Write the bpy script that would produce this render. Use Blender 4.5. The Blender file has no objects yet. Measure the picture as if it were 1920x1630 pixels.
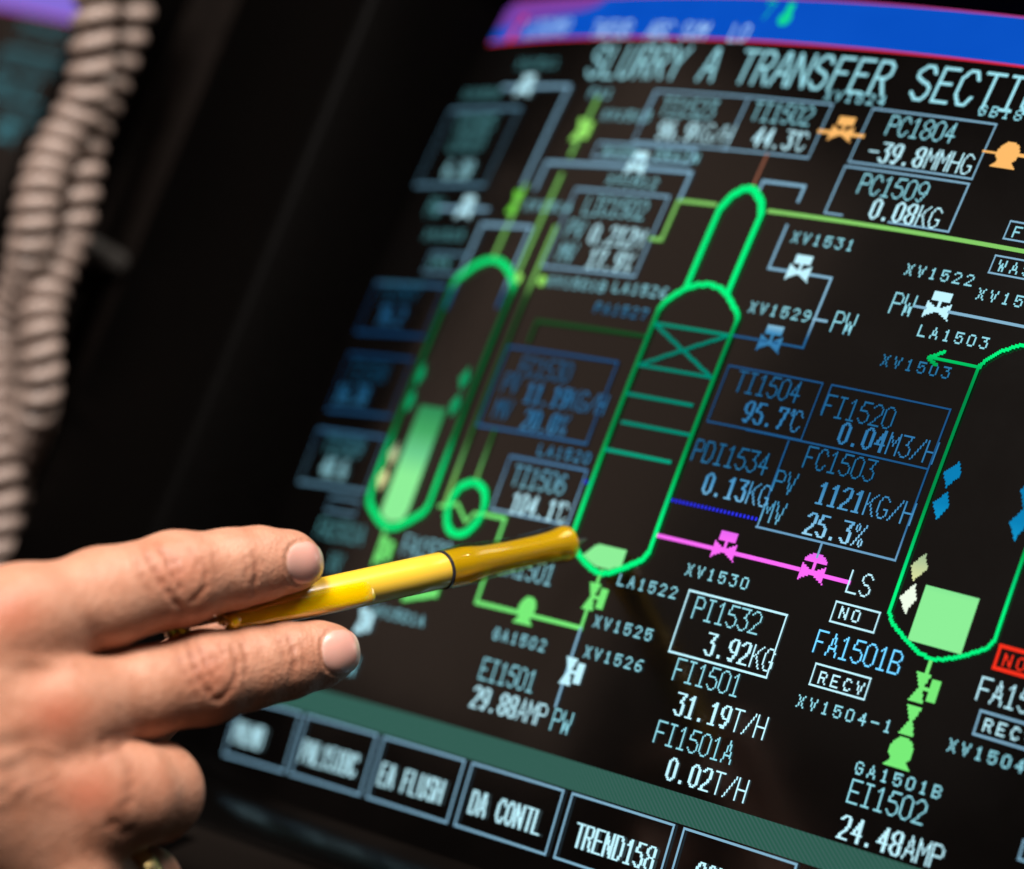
import bpy, math, random
import numpy as np
from mathutils import Vector, Matrix

random.seed(7)
rng = np.random.default_rng(7)
S = bpy.context.scene
COL = S.collection

# ------------------------------------------------------------------ frame of the desk-top picture tube
TILT = math.radians(10)
MON = Matrix.Translation((0, 0, 1.15)) @ Matrix(((1, 0, 0, 0), (0, math.sin(TILT), -math.cos(TILT), 0),
                                                 (0, math.cos(TILT), math.sin(TILT), 0), (0, 0, 0, 1)))
# local axes of the tube: x right, y up, z out of the glass
cam_local = Matrix(((0.7014627, -0.1483033, 0.6971056, 0.5322158), (0.3595603, 0.9181510, -0.1664788, -0.1534825),
                    (-0.6153588, 0.3674301, 0.6973727, 0.5928506), (0, 0, 0, 1)))
CAM = MON @ cam_local
KPX = 3.3726421 * 1920

# ------------------------------------------------------------------ camera, world, lamps, exposure
cd = bpy.data.cameras.new('camera'); cam = bpy.data.objects.new('camera', cd); COL.objects.link(cam)
cam.matrix_world = CAM
cd.sensor_width = 36; cd.lens = 3.3726421 * 36; cd.clip_start = 0.02; cd.clip_end = 30
cd.dof.use_dof = True; cd.dof.focus_distance = 0.773
cd.dof.aperture_fstop = 121.4 / 20.0; cd.dof.aperture_blades = 0
S.camera = cam
W = bpy.data.worlds.new('World'); S.world = W; W.use_nodes = True
W.node_tree.nodes['Background'].inputs[0].default_value = (1, .85, .75, 1)
W.node_tree.nodes['Background'].inputs[1].default_value = 0.012
S.view_settings.view_transform = 'Standard'; S.view_settings.look = 'None'
S.view_settings.exposure = 0; S.view_settings.gamma = 1; S.view_settings.use_curve_mapping = False
S.render.engine = 'CYCLES'
S.cycles.use_denoising = True
S.cycles.max_bounces = 10; S.cycles.transmission_bounces = 8; S.cycles.caustics_refractive = False

def lamp(name, loc, target, size, power, color, size_y=None):
    l = bpy.data.lights.new(name, 'AREA'); l.shape = 'RECTANGLE'; l.size = size; l.size_y = size_y or size
    l.energy = power; l.color = color
    o = bpy.data.objects.new(name, l); COL.objects.link(o)
    o.location = loc; o.rotation_euler = (Vector(target) - Vector(loc)).to_track_quat('-Z', 'Y').to_euler()
    return o
def P(px, py, d):
    """a point seen at (px, py) of the 1920 px photograph, d metres in front of the camera"""
    return CAM @ Vector(((px - 960) / KPX * d, -(py - 815) / KPX * d, -d))
hand_at = P(350, 1250, .745)
lamp('ceiling_light', CAM @ Vector((-.20, .76, -.10)), hand_at, .30, 21.5, (1, .92, .86))
lamp('overhead_light', MON @ Vector((.10, .78, .16)), P(600, 1110, .765), .16, 5.6, (1, .93, .86), .5)
lamp('veil_lamp', MON @ Vector((-1.24, .27, .86)), MON @ Vector((0, 0, 0)), .75, .88, (1, .70, .54), .9)  # added lamp: its reflection makes the brown veil on the glass
lamp('far_veil_lamp', MON @ Vector((-.75, .35, 1.5)), MON @ Vector((0, 0, 0)), .9, .35, (1, .80, .68), .9)  # added too, for the fainter veil further right on the glass

# ------------------------------------------------------------------ helpers
def srgb(r, g, b):
    f = lambda c: c / 12.92 if c <= .04045 else ((c + .055) / 1.055) ** 2.4
    return (f(r / 255), f(g / 255), f(b / 255))
def mesh_obj(name, verts, faces, mat=None, parent=None, smooth=False, mats=None, mat_idx=None):
    me = bpy.data.meshes.new(name); me.from_pydata([tuple(v) for v in verts], [], [tuple(f) for f in faces]); me.update()
    for m in (mats or ([mat] if mat else [])): me.materials.append(m)
    if mat_idx is not None: me.polygons.foreach_set('material_index', mat_idx)
    if smooth: me.polygons.foreach_set('use_smooth', [True] * len(me.polygons))
    o = bpy.data.objects.new(name, me); COL.objects.link(o)
    if parent: o.parent = parent
    return o
def empty(name, M, label, cat):
    o = bpy.data.objects.new(name, None); COL.objects.link(o); o.matrix_world = M
    o.empty_display_size = .02; o['label'] = label; o['category'] = cat
    return o
def tag(o, label, cat, group=None):
    o['label'] = label; o['category'] = cat
    if group: o['group'] = group
def principled(name, color, rough=.5, **kw):
    m = bpy.data.materials.new(name); m.use_nodes = True
    b = m.node_tree.nodes['Principled BSDF']
    b.inputs['Base Color'].default_value = (*color, 1); b.inputs['Roughness'].default_value = rough
    for k, v in kw.items(): b.inputs[k.replace('_', ' ')].default_value = v
    return m
def add_noise(m, scale, amount, bump=0.0, dist=.0005):
    nt = m.node_tree; b = nt.nodes['Principled BSDF']; c = b.inputs['Base Color'].default_value[:]
    tc = nt.nodes.new('ShaderNodeTexCoord'); n = nt.nodes.new('ShaderNodeTexNoise'); n.inputs['Scale'].default_value = scale
    n.inputs['Detail'].default_value = 5; nt.links.new(tc.outputs['Object'], n.inputs['Vector'])
    r = nt.nodes.new('ShaderNodeValToRGB'); r.color_ramp.elements[0].position = .3; r.color_ramp.elements[1].position = .7
    r.color_ramp.elements[0].color = tuple(x * (1 - amount) for x in c[:3]) + (1,)
    r.color_ramp.elements[1].color = tuple(min(1, x * (1 + amount)) for x in c[:3]) + (1,)
    nt.links.new(n.outputs['Fac'], r.inputs['Fac']); nt.links.new(r.outputs['Color'], b.inputs['Base Color'])
    if bump:
        bp = nt.nodes.new('ShaderNodeBump'); bp.inputs['Strength'].default_value = bump; bp.inputs['Distance'].default_value = dist
        nt.links.new(n.outputs['Fac'], bp.inputs['Height']); nt.links.new(bp.outputs['Normal'], b.inputs['Normal'])
    return m

# ------------------------------------------------------------------ picture tube: phosphor colours
# The beam paints the picture in horizontal lines; during the exposure one band of lines had already decayed.
def phosphor(name, col, strength=1.0, dither=None, green=False):
    m = bpy.data.materials.new(name); m.use_nodes = True; nt = m.node_tree; nt.nodes.clear()
    out = nt.nodes.new('ShaderNodeOutputMaterial'); em = nt.nodes.new('ShaderNodeEmission')
    tc = nt.nodes.new('ShaderNodeTexCoord'); sx = nt.nodes.new('ShaderNodeSeparateXYZ')
    nt.links.new(tc.outputs['Object'], sx.inputs[0])
    mr = nt.nodes.new('ShaderNodeMapRange'); mr.inputs['From Min'].default_value = .040; mr.inputs['From Max'].default_value = -.040
    nt.links.new(sx.outputs['Y'], mr.inputs['Value'])
    rp = nt.nodes.new('ShaderNodeValToRGB'); e = rp.color_ramp.elements
    stops = [(-29.5, (1, 1, 1)), (-25.0, (.09, .27, .46)), (-20, (.055, .18, .36)), (6, (.055, .20, .38)), (14, (.16, .36, .58)),
             (20, (.55, .7, .85)), (26, (1, 1, 1))]
    if green: stops = [(v, c if (c[0] == 1 or v > 15) else tuple(min(1, a * b * green) for a, b in zip(c, (1.6, 1.45, .8)))) for v, c in stops]
    e[0].position = (stops[0][0] + 40) / 80; e[0].color = (*stops[0][1], 1)
    e[1].position = (stops[-1][0] + 40) / 80; e[1].color = (*stops[-1][1], 1)
    for v, c in stops[1:-1]:
        q = e.new((v + 40) / 80); q.color = (*c, 1)
    nt.links.new(mr.outputs[0], rp.inputs[0])
    mx = nt.nodes.new('ShaderNodeMix'); mx.data_type = 'RGBA'; mx.blend_type = 'MULTIPLY'; mx.inputs['Factor'].default_value = 1
    mx.inputs[6].default_value = (*srgb(*col), 1); nt.links.new(rp.outputs[0], mx.inputs[7])
    if dither:
        wv = nt.nodes.new('ShaderNodeTexNoise' if name.endswith('bar_blue') else 'ShaderNodeTexWave'); wv.inputs['Scale'].default_value = 40 if name.endswith('bar_blue') else 480
        if not name.endswith('bar_blue'): wv.bands_direction = 'DIAGONAL'
        nt.links.new(tc.outputs['Object'], wv.inputs['Vector'])
        m2 = nt.nodes.new('ShaderNodeMix'); m2.data_type = 'RGBA'; nt.links.new(wv.outputs['Fac'], m2.inputs['Factor'])
        m2.inputs[6].default_value = (*srgb(*col), 1); m2.inputs[7].default_value = (*srgb(*dither), 1)
        nt.links.new(m2.outputs[2], mx.inputs[6])
    nt.links.new(mx.outputs[2], em.inputs['Color']); em.inputs['Strength'].default_value = strength
    nt.links.new(em.outputs[0], out.inputs['Surface'])
    return m
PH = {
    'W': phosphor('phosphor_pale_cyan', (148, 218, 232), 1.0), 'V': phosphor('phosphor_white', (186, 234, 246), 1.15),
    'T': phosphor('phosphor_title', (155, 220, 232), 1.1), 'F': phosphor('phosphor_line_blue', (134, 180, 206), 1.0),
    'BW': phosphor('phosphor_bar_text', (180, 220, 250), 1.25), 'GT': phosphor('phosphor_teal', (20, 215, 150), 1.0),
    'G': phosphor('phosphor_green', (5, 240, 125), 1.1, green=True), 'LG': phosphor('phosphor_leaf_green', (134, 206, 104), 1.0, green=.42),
    'GL': phosphor('phosphor_green_far', (5, 236, 122), 1.0, green=.42), 'W2': phosphor('phosphor_dimmed_cyan', (95, 165, 172), .95), 'V2': phosphor('phosphor_dimmed_white', (150, 210, 222), 1.0), 'F2': phosphor('phosphor_dimmed_line', (92, 135, 158), .95),  # cyan, white and line copies: view-angle dimming put into the colour
    'LG2': phosphor('phosphor_lime', (118, 232, 118), 1.05, green=True), 'LF': phosphor('phosphor_fill_green', (142, 240, 152), 1.0, green=.85),
    'TL': phosphor('phosphor_tray', (15, 225, 140), 1.6), 'BL': phosphor('phosphor_blade', (60, 240, 255), 1.25),
    'YW': phosphor('phosphor_yellow', (235, 235, 165), 1.0), 'WW': phosphor('phosphor_full_white', (242, 255, 235), 1.0),
    'GB': phosphor('phosphor_float_green', (70, 255, 160), 1.1, green=True), 'YG': phosphor('phosphor_yellow_green', (160, 240, 110), 1.0),
    'GY': phosphor('phosphor_grass', (120, 225, 70), 1.0), 'OR': phosphor('phosphor_orange', (250, 185, 105), 1.05),
    'BR': phosphor('phosphor_brown', (150, 95, 75), 1.0), 'MG': phosphor('phosphor_magenta', (255, 108, 250), 1.0),
    'DB': phosphor('phosphor_deep_blue', (60, 60, 255), 1.3), 'CB': phosphor('phosphor_azure', (110, 205, 255), 1.3),
    'RD': phosphor('phosphor_red', (250, 50, 30), 1.0), 'BAR': phosphor('phosphor_bar_blue', (4, 74, 188), 1.0, (14, 88, 204)),
    'PK': phosphor('phosphor_pink', (190, 66, 140), 1.0), 'RL': phosphor('phosphor_red_line', (225, 45, 70), 1.0),
    'PU': phosphor('phosphor_purple', (120, 65, 165), 1.0), 'GS': phosphor('phosphor_strip_green', (38, 90, 74), 1.0, (62, 98, 92)),
    'LV': phosphor('phosphor_lavender', (135, 110, 215), 1.0),
}
RU, RV = 0.5841, 0.8138
def bulge(u, v, off=0.0):
    """point of the convex tube face, u right and v down along it in mm, off mm proud of it"""
    a, b = u / 1000 / RU, v / 1000 / RV
    n = Vector((math.sin(a) * math.cos(b), -math.sin(b) * math.cos(a), math.cos(a) * math.cos(b)))
    p = Vector((RU * math.sin(a), -RV * math.sin(b), -RU * (1 - math.cos(a)) - RV * (1 - math.cos(b))))
    return p + n * (off / 1000)
PIX = .415       # one picture element, mm
class Draw:
    """collects strokes and filled shapes in tube coordinates and links them as one mesh object"""
    layer = 0
    def __init__(s):
        s.v = []; s.f = []; s.k = 0; Draw.layer += 1; s.base = .05 + .0022 * (Draw.layer % 260)
    def _off(s):
        s.k += 1; return s.base + .0009 * (s.k % 7)
    def stroke(s, pts, w, cap=True, closed=False):
        pts = [Vector(p) for p in pts]; off = s._off(); h = w / 2
        q = []
        n = len(pts)
        segs = n if closed else n - 1
        for i in range(segs):
            a, b = pts[i], pts[(i + 1) % n]; m = max(1, int((b - a).length / 4))
            q += [a.lerp(b, t / m) for t in range(m)]
        if not closed: q.append(pts[-1])
        if cap and not closed:
            q[0] = q[0] - (q[1] - q[0]).normalized() * h; q[-1] = q[-1] + (q[-1] - q[-2]).normalized() * h
        L = []; n = len(q)
        for i in range(n):
            d0 = (q[i] - q[i - 1]) if (i > 0 or closed) else (q[1] - q[0])
            d1 = (q[(i + 1) % n] - q[i]) if (i < n - 1 or closed) else (q[-1] - q[-2])
            d0 = d0.normalized(); d1 = d1.normalized(); t = d0 + d1
            if t.length < .3: t = d1
            t.normalize(); nn = Vector((-t.y, t.x)); c = max(.5, nn.dot(Vector((-d1.y, d1.x))))
            L.append((q[i] + nn * h / c, q[i] - nn * h / c))
        b = len(s.v)
        for l, r in L: s.v += [bulge(l.x, l.y, off), bulge(r.x, r.y, off)]
        for i in range(n if closed else n - 1):
            j = (i + 1) % n; s.f.append((b + 2 * i, b + 2 * i + 1, b + 2 * j + 1, b + 2 * j))
    def cells(s, cs, u0, v0, g):
        off = s._off(); rows = {}
        for x, y in cs: rows.setdefault(y, []).append(x)
        for y, xs in rows.items():
            xs = sorted(set(xs)); a = xs[0]; p = a
            for x in xs[1:] + [None]:
                if x is None or x != p + 1 or x - a > 8:
                    b = len(s.v); L, R_, T_, B_ = u0 + (a - .5) * g, u0 + (p + .5) * g, v0 + (y - .5) * g, v0 + (y + .5) * g
                    s.v += [bulge(L, T_, off), bulge(L, B_, off), bulge(R_, B_, off), bulge(R_, T_, off)]; s.f.append((b, b + 1, b + 2, b + 3)); a = x
                p = x
    def raster(s, lines, u0, v0, bw=1, bh=1, g=PIX):
        cs = set()
        for ln in lines:
            q = [(round((x - u0) / g), round((y - v0) / g)) for x, y in ln]
            for (x0, y0), (x1, y1) in zip(q, q[1:]):
                n = max(abs(x1 - x0), abs(y1 - y0), 1)
                for k in range(n + 1):
                    x, y = math.floor(x0 + (x1 - x0) * k / n + .5), math.floor(y0 + (y1 - y0) * k / n + .5)
                    for i in range(bw):
                        for j in range(bh): cs.add((x + i, y - j))
        if cs: s.cells(cs, u0 - (bw - 1) / 2 * g, v0 + (bh - 1) / 2 * g, g)
    def fan(s, pts, g=PIX):
        # filled convex shape, painted in picture rows
        cs = set(); v0 = min(p[1] for p in pts); u0 = min(p[0] for p in pts); y = 0
        while v0 + (y + .5) * g < max(p[1] for p in pts):
            vv = v0 + (y + .5) * g; xs = []
            for i in range(len(pts)):
                (xa, ya), (xb, yb) = pts[i], pts[(i + 1) % len(pts)]
                if (ya <= vv) != (yb <= vv): xs.append(xa + (xb - xa) * (vv - ya) / (yb - ya))
            if len(xs) > 1:
                a, b = round((min(xs) - u0) / g), round((max(xs) - u0) / g)
                cs.update((x, y) for x in range(a, max(b, a + 1)))
            y += 1
        if cs: s.cells(cs, u0 + g / 2, v0 + g / 2, g)
    def fan_smooth(s, pts):
        off = s._off(); b = len(s.v); c = sum((Vector(p) for p in pts), Vector((0, 0))) / len(pts); s.v.append(bulge(c.x, c.y, off))
        dense = []
        for i in range(len(pts)):
            a, e = Vector(pts[i]), Vector(pts[(i + 1) % len(pts)]); m = max(1, int((e - a).length / 3)); dense += [a.lerp(e, t / m) for t in range(m)]
        s.v += [bulge(p.x, p.y, off) for p in dense]; n = len(dense)
        s.f += [(b, b + 1 + i, b + 1 + (i + 1) % n) for i in range(n)]
    def sheet(s, u0, v0, u1, v1, step=4):
        off = s._off(); nu = max(1, int((u1 - u0) / step)); nv = max(1, int((v1 - v0) / step)); b = len(s.v)
        for j in range(nv + 1):
            for i in range(nu + 1): s.v.append(bulge(u0 + (u1 - u0) * i / nu, v0 + (v1 - v0) * j / nv, off))
        for j in range(nv):
            for i in range(nu):
                a = b + j * (nu + 1) + i; s.f.append((a, a + 1, a + nu + 2, a + nu + 1))
    def disc(s, c, r, n=22): s.fan([(c[0] + r * math.cos(2 * math.pi * k / n), c[1] + r * math.sin(2 * math.pi * k / n)) for k in range(n)])
    def build(s, name, mat, parent): return mesh_obj(name, s.v, s.f, mat, parent)

# stroke letters on a unit cell, y up, cut corners as the display draws them
def _o(x0=0, x1=1): return [(x0, .2), (x0, .8), (x0 + .28, 1), (x1 - .28, 1), (x1, .8), (x1, .2), (x1 - .28, 0), (x0 + .28, 0), (x0, .2)]
GLYPH = {
    '0': [_o(.06, .94)], '1': [[(.15, .8), (.5, 1), (.5, 0)], [(.15, 0), (.85, 0)]],
    '2': [[(.03, .8), (.3, 1), (.7, 1), (.97, .8), (.97, .62), (0, 0), (1, 0)]],
    '3': [[(.03, .99), (.97, .99), (.5, .6), (.72, .6), (.98, .42), (.98, .2), (.7, 0), (.3, 0), (.02, .2)]],
    '4': [[(.75, 0), (.75, 1), (.02, .32), (1, .32)]], '5': [[(.95, 1), (.1, 1), (.06, .58), (.68, .6), (.97, .42), (.97, .2), (.7, 0), (.3, 0), (.02, .15)]],
    '6': [[(.88, .95), (.45, 1), (.05, .6), (.05, .2), (.3, 0), (.7, 0), (.95, .2), (.95, .4), (.7, .58), (.3, .58), (.06, .42)]],
    '7': [[(.03, .85), (.03, 1), (.97, 1), (.4, 0)]],
    '8': [[(.3, .53), (.06, .7), (.06, .85), (.3, 1), (.7, 1), (.94, .85), (.94, .7), (.7, .53), (.3, .53), (.02, .35), (.02, .17), (.3, 0), (.7, 0), (.98, .17), (.98, .35), (.7, .53)]],
    '9': [[(.12, .05), (.55, 0), (.95, .4), (.95, .8), (.7, 1), (.3, 1), (.05, .8), (.05, .6), (.3, .42), (.7, .42), (.94, .58)]],
    '-': [[(.05, .48), (.95, .48)]], '.': [[(.4, 0), (.4, .09)]], '/': [[(.0, 0), (1, 1)]],
    '%': [[(.0, 0), (1, 1)], [(.05, .72), (.05, .92), (.2, 1), (.35, .92), (.35, .72), (.2, .64), (.05, .72)], [(.65, .08), (.65, .28), (.8, .36), (.95, .28), (.95, .08), (.8, 0), (.65, .08)]],
    '~': [[(.0, .84), (.1, 1), (.28, 1), (.36, .84), (.28, .72), (.1, .72), (.0, .84)]],
    'A': [[(0, 0), (.42, 1), (.58, 1), (1, 0)], [(.17, .34), (.83, .34)]],
    'B': [[(.05, 0), (.05, 1), (.7, 1), (.93, .85), (.93, .67), (.7, .53), (.05, .53)], [(.7, .53), (1, .36), (1, .16), (.75, 0), (.05, 0)]],
    'C': [[(.97, .78), (.7, 1), (.3, 1), (.03, .75), (.03, .25), (.3, 0), (.7, 0), (.97, .22)]],
    'D': [[(.05, 0), (.05, 1), (.62, 1), (.97, .75), (.97, .25), (.62, 0), (.05, 0)]], 'E': [[(.97, 1), (.05, 1), (.05, 0), (.97, 0)], [(.05, .53), (.75, .53)]],
    'F': [[(.97, 1), (.05, 1), (.05, 0)], [(.05, .53), (.75, .53)]], 'G': [[(.97, .8), (.7, 1), (.3, 1), (.03, .75), (.03, .25), (.3, 0), (.72, 0), (.97, .2), (.97, .45), (.6, .45)]],
    'H': [[(.05, 0), (.05, 1)], [(.95, 0), (.95, 1)], [(.05, .52), (.95, .52)]], 'I': [[(.2, 1), (.8, 1)], [(.5, 1), (.5, 0)], [(.2, 0), (.8, 0)]],
    'K': [[(.05, 0), (.05, 1)], [(.95, 1), (.08, .45)], [(.32, .6), (.97, 0)]], 'L': [[(.08, 1), (.08, 0), (.97, 0)]],
    'M': [[(0, 0), (0, 1), (.5, .4), (1, 1), (1, 0)]], 'N': [[(.04, 0), (.04, 1), (.96, 0), (.96, 1)]], 'O': [_o(.03, .97)],
    'P': [[(.05, 0), (.05, 1), (.7, 1), (.96, .84), (.96, .62), (.7, .47), (.05, .47)]],
    'R': [[(.05, 0), (.05, 1), (.7, 1), (.96, .84), (.96, .64), (.7, .5), (.05, .5)], [(.5, .5), (.97, 0)]],
    'S': [[(.96, .8), (.7, 1), (.3, 1), (.04, .82), (.04, .66), (.3, .54), (.7, .5), (.97, .34), (.97, .18), (.7, 0), (.3, 0), (.03, .2)]],
    'T': [[(0, 1), (1, 1)], [(.5, 1), (.5, 0)]], 'U': [[(.05, 1), (.05, .2), (.3, 0), (.7, 0), (.95, .2), (.95, 1)]],
    'V': [[(0, 1), (.5, 0), (1, 1)]], 'W': [[(0, 1), (.18, 0), (.5, .62), (.82, 0), (1, 1)]], 'X': [[(0, 0), (1, 1)], [(0, 1), (1, 0)]],
    'Y': [[(0, 1), (.5, .5), (1, 1)], [(.5, .5), (.5, 0)]], ' ': [],
}
#        pitch, width, height, stroke
FONT = {'L': (3.34, 2.49, 4.98, 0), 'B': (3.34, 2.08, 4.98, 0), 'S': (3.31, 1.66, 2.49, 0), 'T': (6.3, 4.9, 9.2, 0), 'K': (3.15, 2.08, 5.4, 0)}
BRUSH = {'L': (1, 1), 'B': (2, 1), 'S': (1, 1), 'T': (2, 2), 'K': (2, 1)}
def write(d, s, u, v, font):
    pitch, w, h, sw = FONT[font]
    for k, ch in enumerate(s):
        x0 = u + k * pitch
        d.raster([[(x0 + x * w, v - y * h) for x, y in g] for g in GLYPH[ch]], x0, v, *BRUSH[font])
        if ch == '~': break
    return u + len(s) * pitch
def write_unit(d, s, u, v, font):
    if s.startswith('~'):
        write(d, '~', u - .2, v, font); write(d, s[1:], u + .9, v, font)
    else: write(d, s, u, v, font)
def symbol(d, kind, u, v, ori):
    T = (lambda x, y: (u + x, v + y)) if ori == 'h' else (lambda x, y: (u - y, v + x))
    if kind in ('valve', 'control_valve', 'check_valve'):
        d.fan([T(-3.3, -1.9), T(0, -.35), T(0, .35), T(-3.3, 2.1)]); d.fan([T(3.3, -1.9), T(3.3, 2.1), T(0, .35), T(0, -.35)])
    if kind == 'valve':
        d.sheet(*(lambda a, b: (min(a[0], b[0]), min(a[1], b[1]), max(a[0], b[0]), max(a[1], b[1])))(T(-2.5, -4.5), T(2.5, -2.2)))
        d.stroke([T(0, -2.2), T(0, 0)], .8, cap=False)
    if kind == 'control_valve':
        d.fan([T(3.1 * math.cos(a), -2.5 - 2.0 * math.sin(a)) for a in [math.pi * k / 14 for k in range(15)]]); d.stroke([T(0, -2.5), T(0, 0)], .8, cap=False)
    if kind == 'pump':
        d.disc((u, v), 3.0); d.fan([(u - 1.6, v + 1.8), (u + 1.6, v + 1.8), (u + 3.4, v + 3.8), (u - 3.3, v + 3.8)])
    if kind == 'diamond': d.fan([(u + .1, v - 3.4), (u + 2.0, v), (u + .1, v + 3.4), (u - 2.0, v)])
    if kind == 'dot': d.disc((u, v), 1.5)
    if kind == 'bell': d.disc((u, v + 1.6), 2.2); d.fan([(u - 1, v - 3), (u + 1.3, v - 3), (u + 1.6, v + 2), (u - 1.6, v + 2)])
VESSEL_TOP = [(-1, 0), (-.93, -1.8), (-.73, -4.4), (-.5, -6.4), (-.25, -7.7), (0, -8.1), (.25, -7.7), (.5, -6.4), (.73, -4.4), (.93, -1.8), (1, 0)]
VESSEL_BOT = [(1, 0), (.9, 2.2), (.56, 5.1), (.2, 7.1), (0, 7.4), (-.2, 7.1), (-.56, 5.1), (-.9, 2.2), (-1, 0)]
def vessel(uc, h, v0=-26.4, v1=32.7):
    return [(uc + x * h, v0 + y) for x, y in VESSEL_TOP] + [(uc + x * h, v1 + y) for x, y in VESSEL_BOT]
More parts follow.
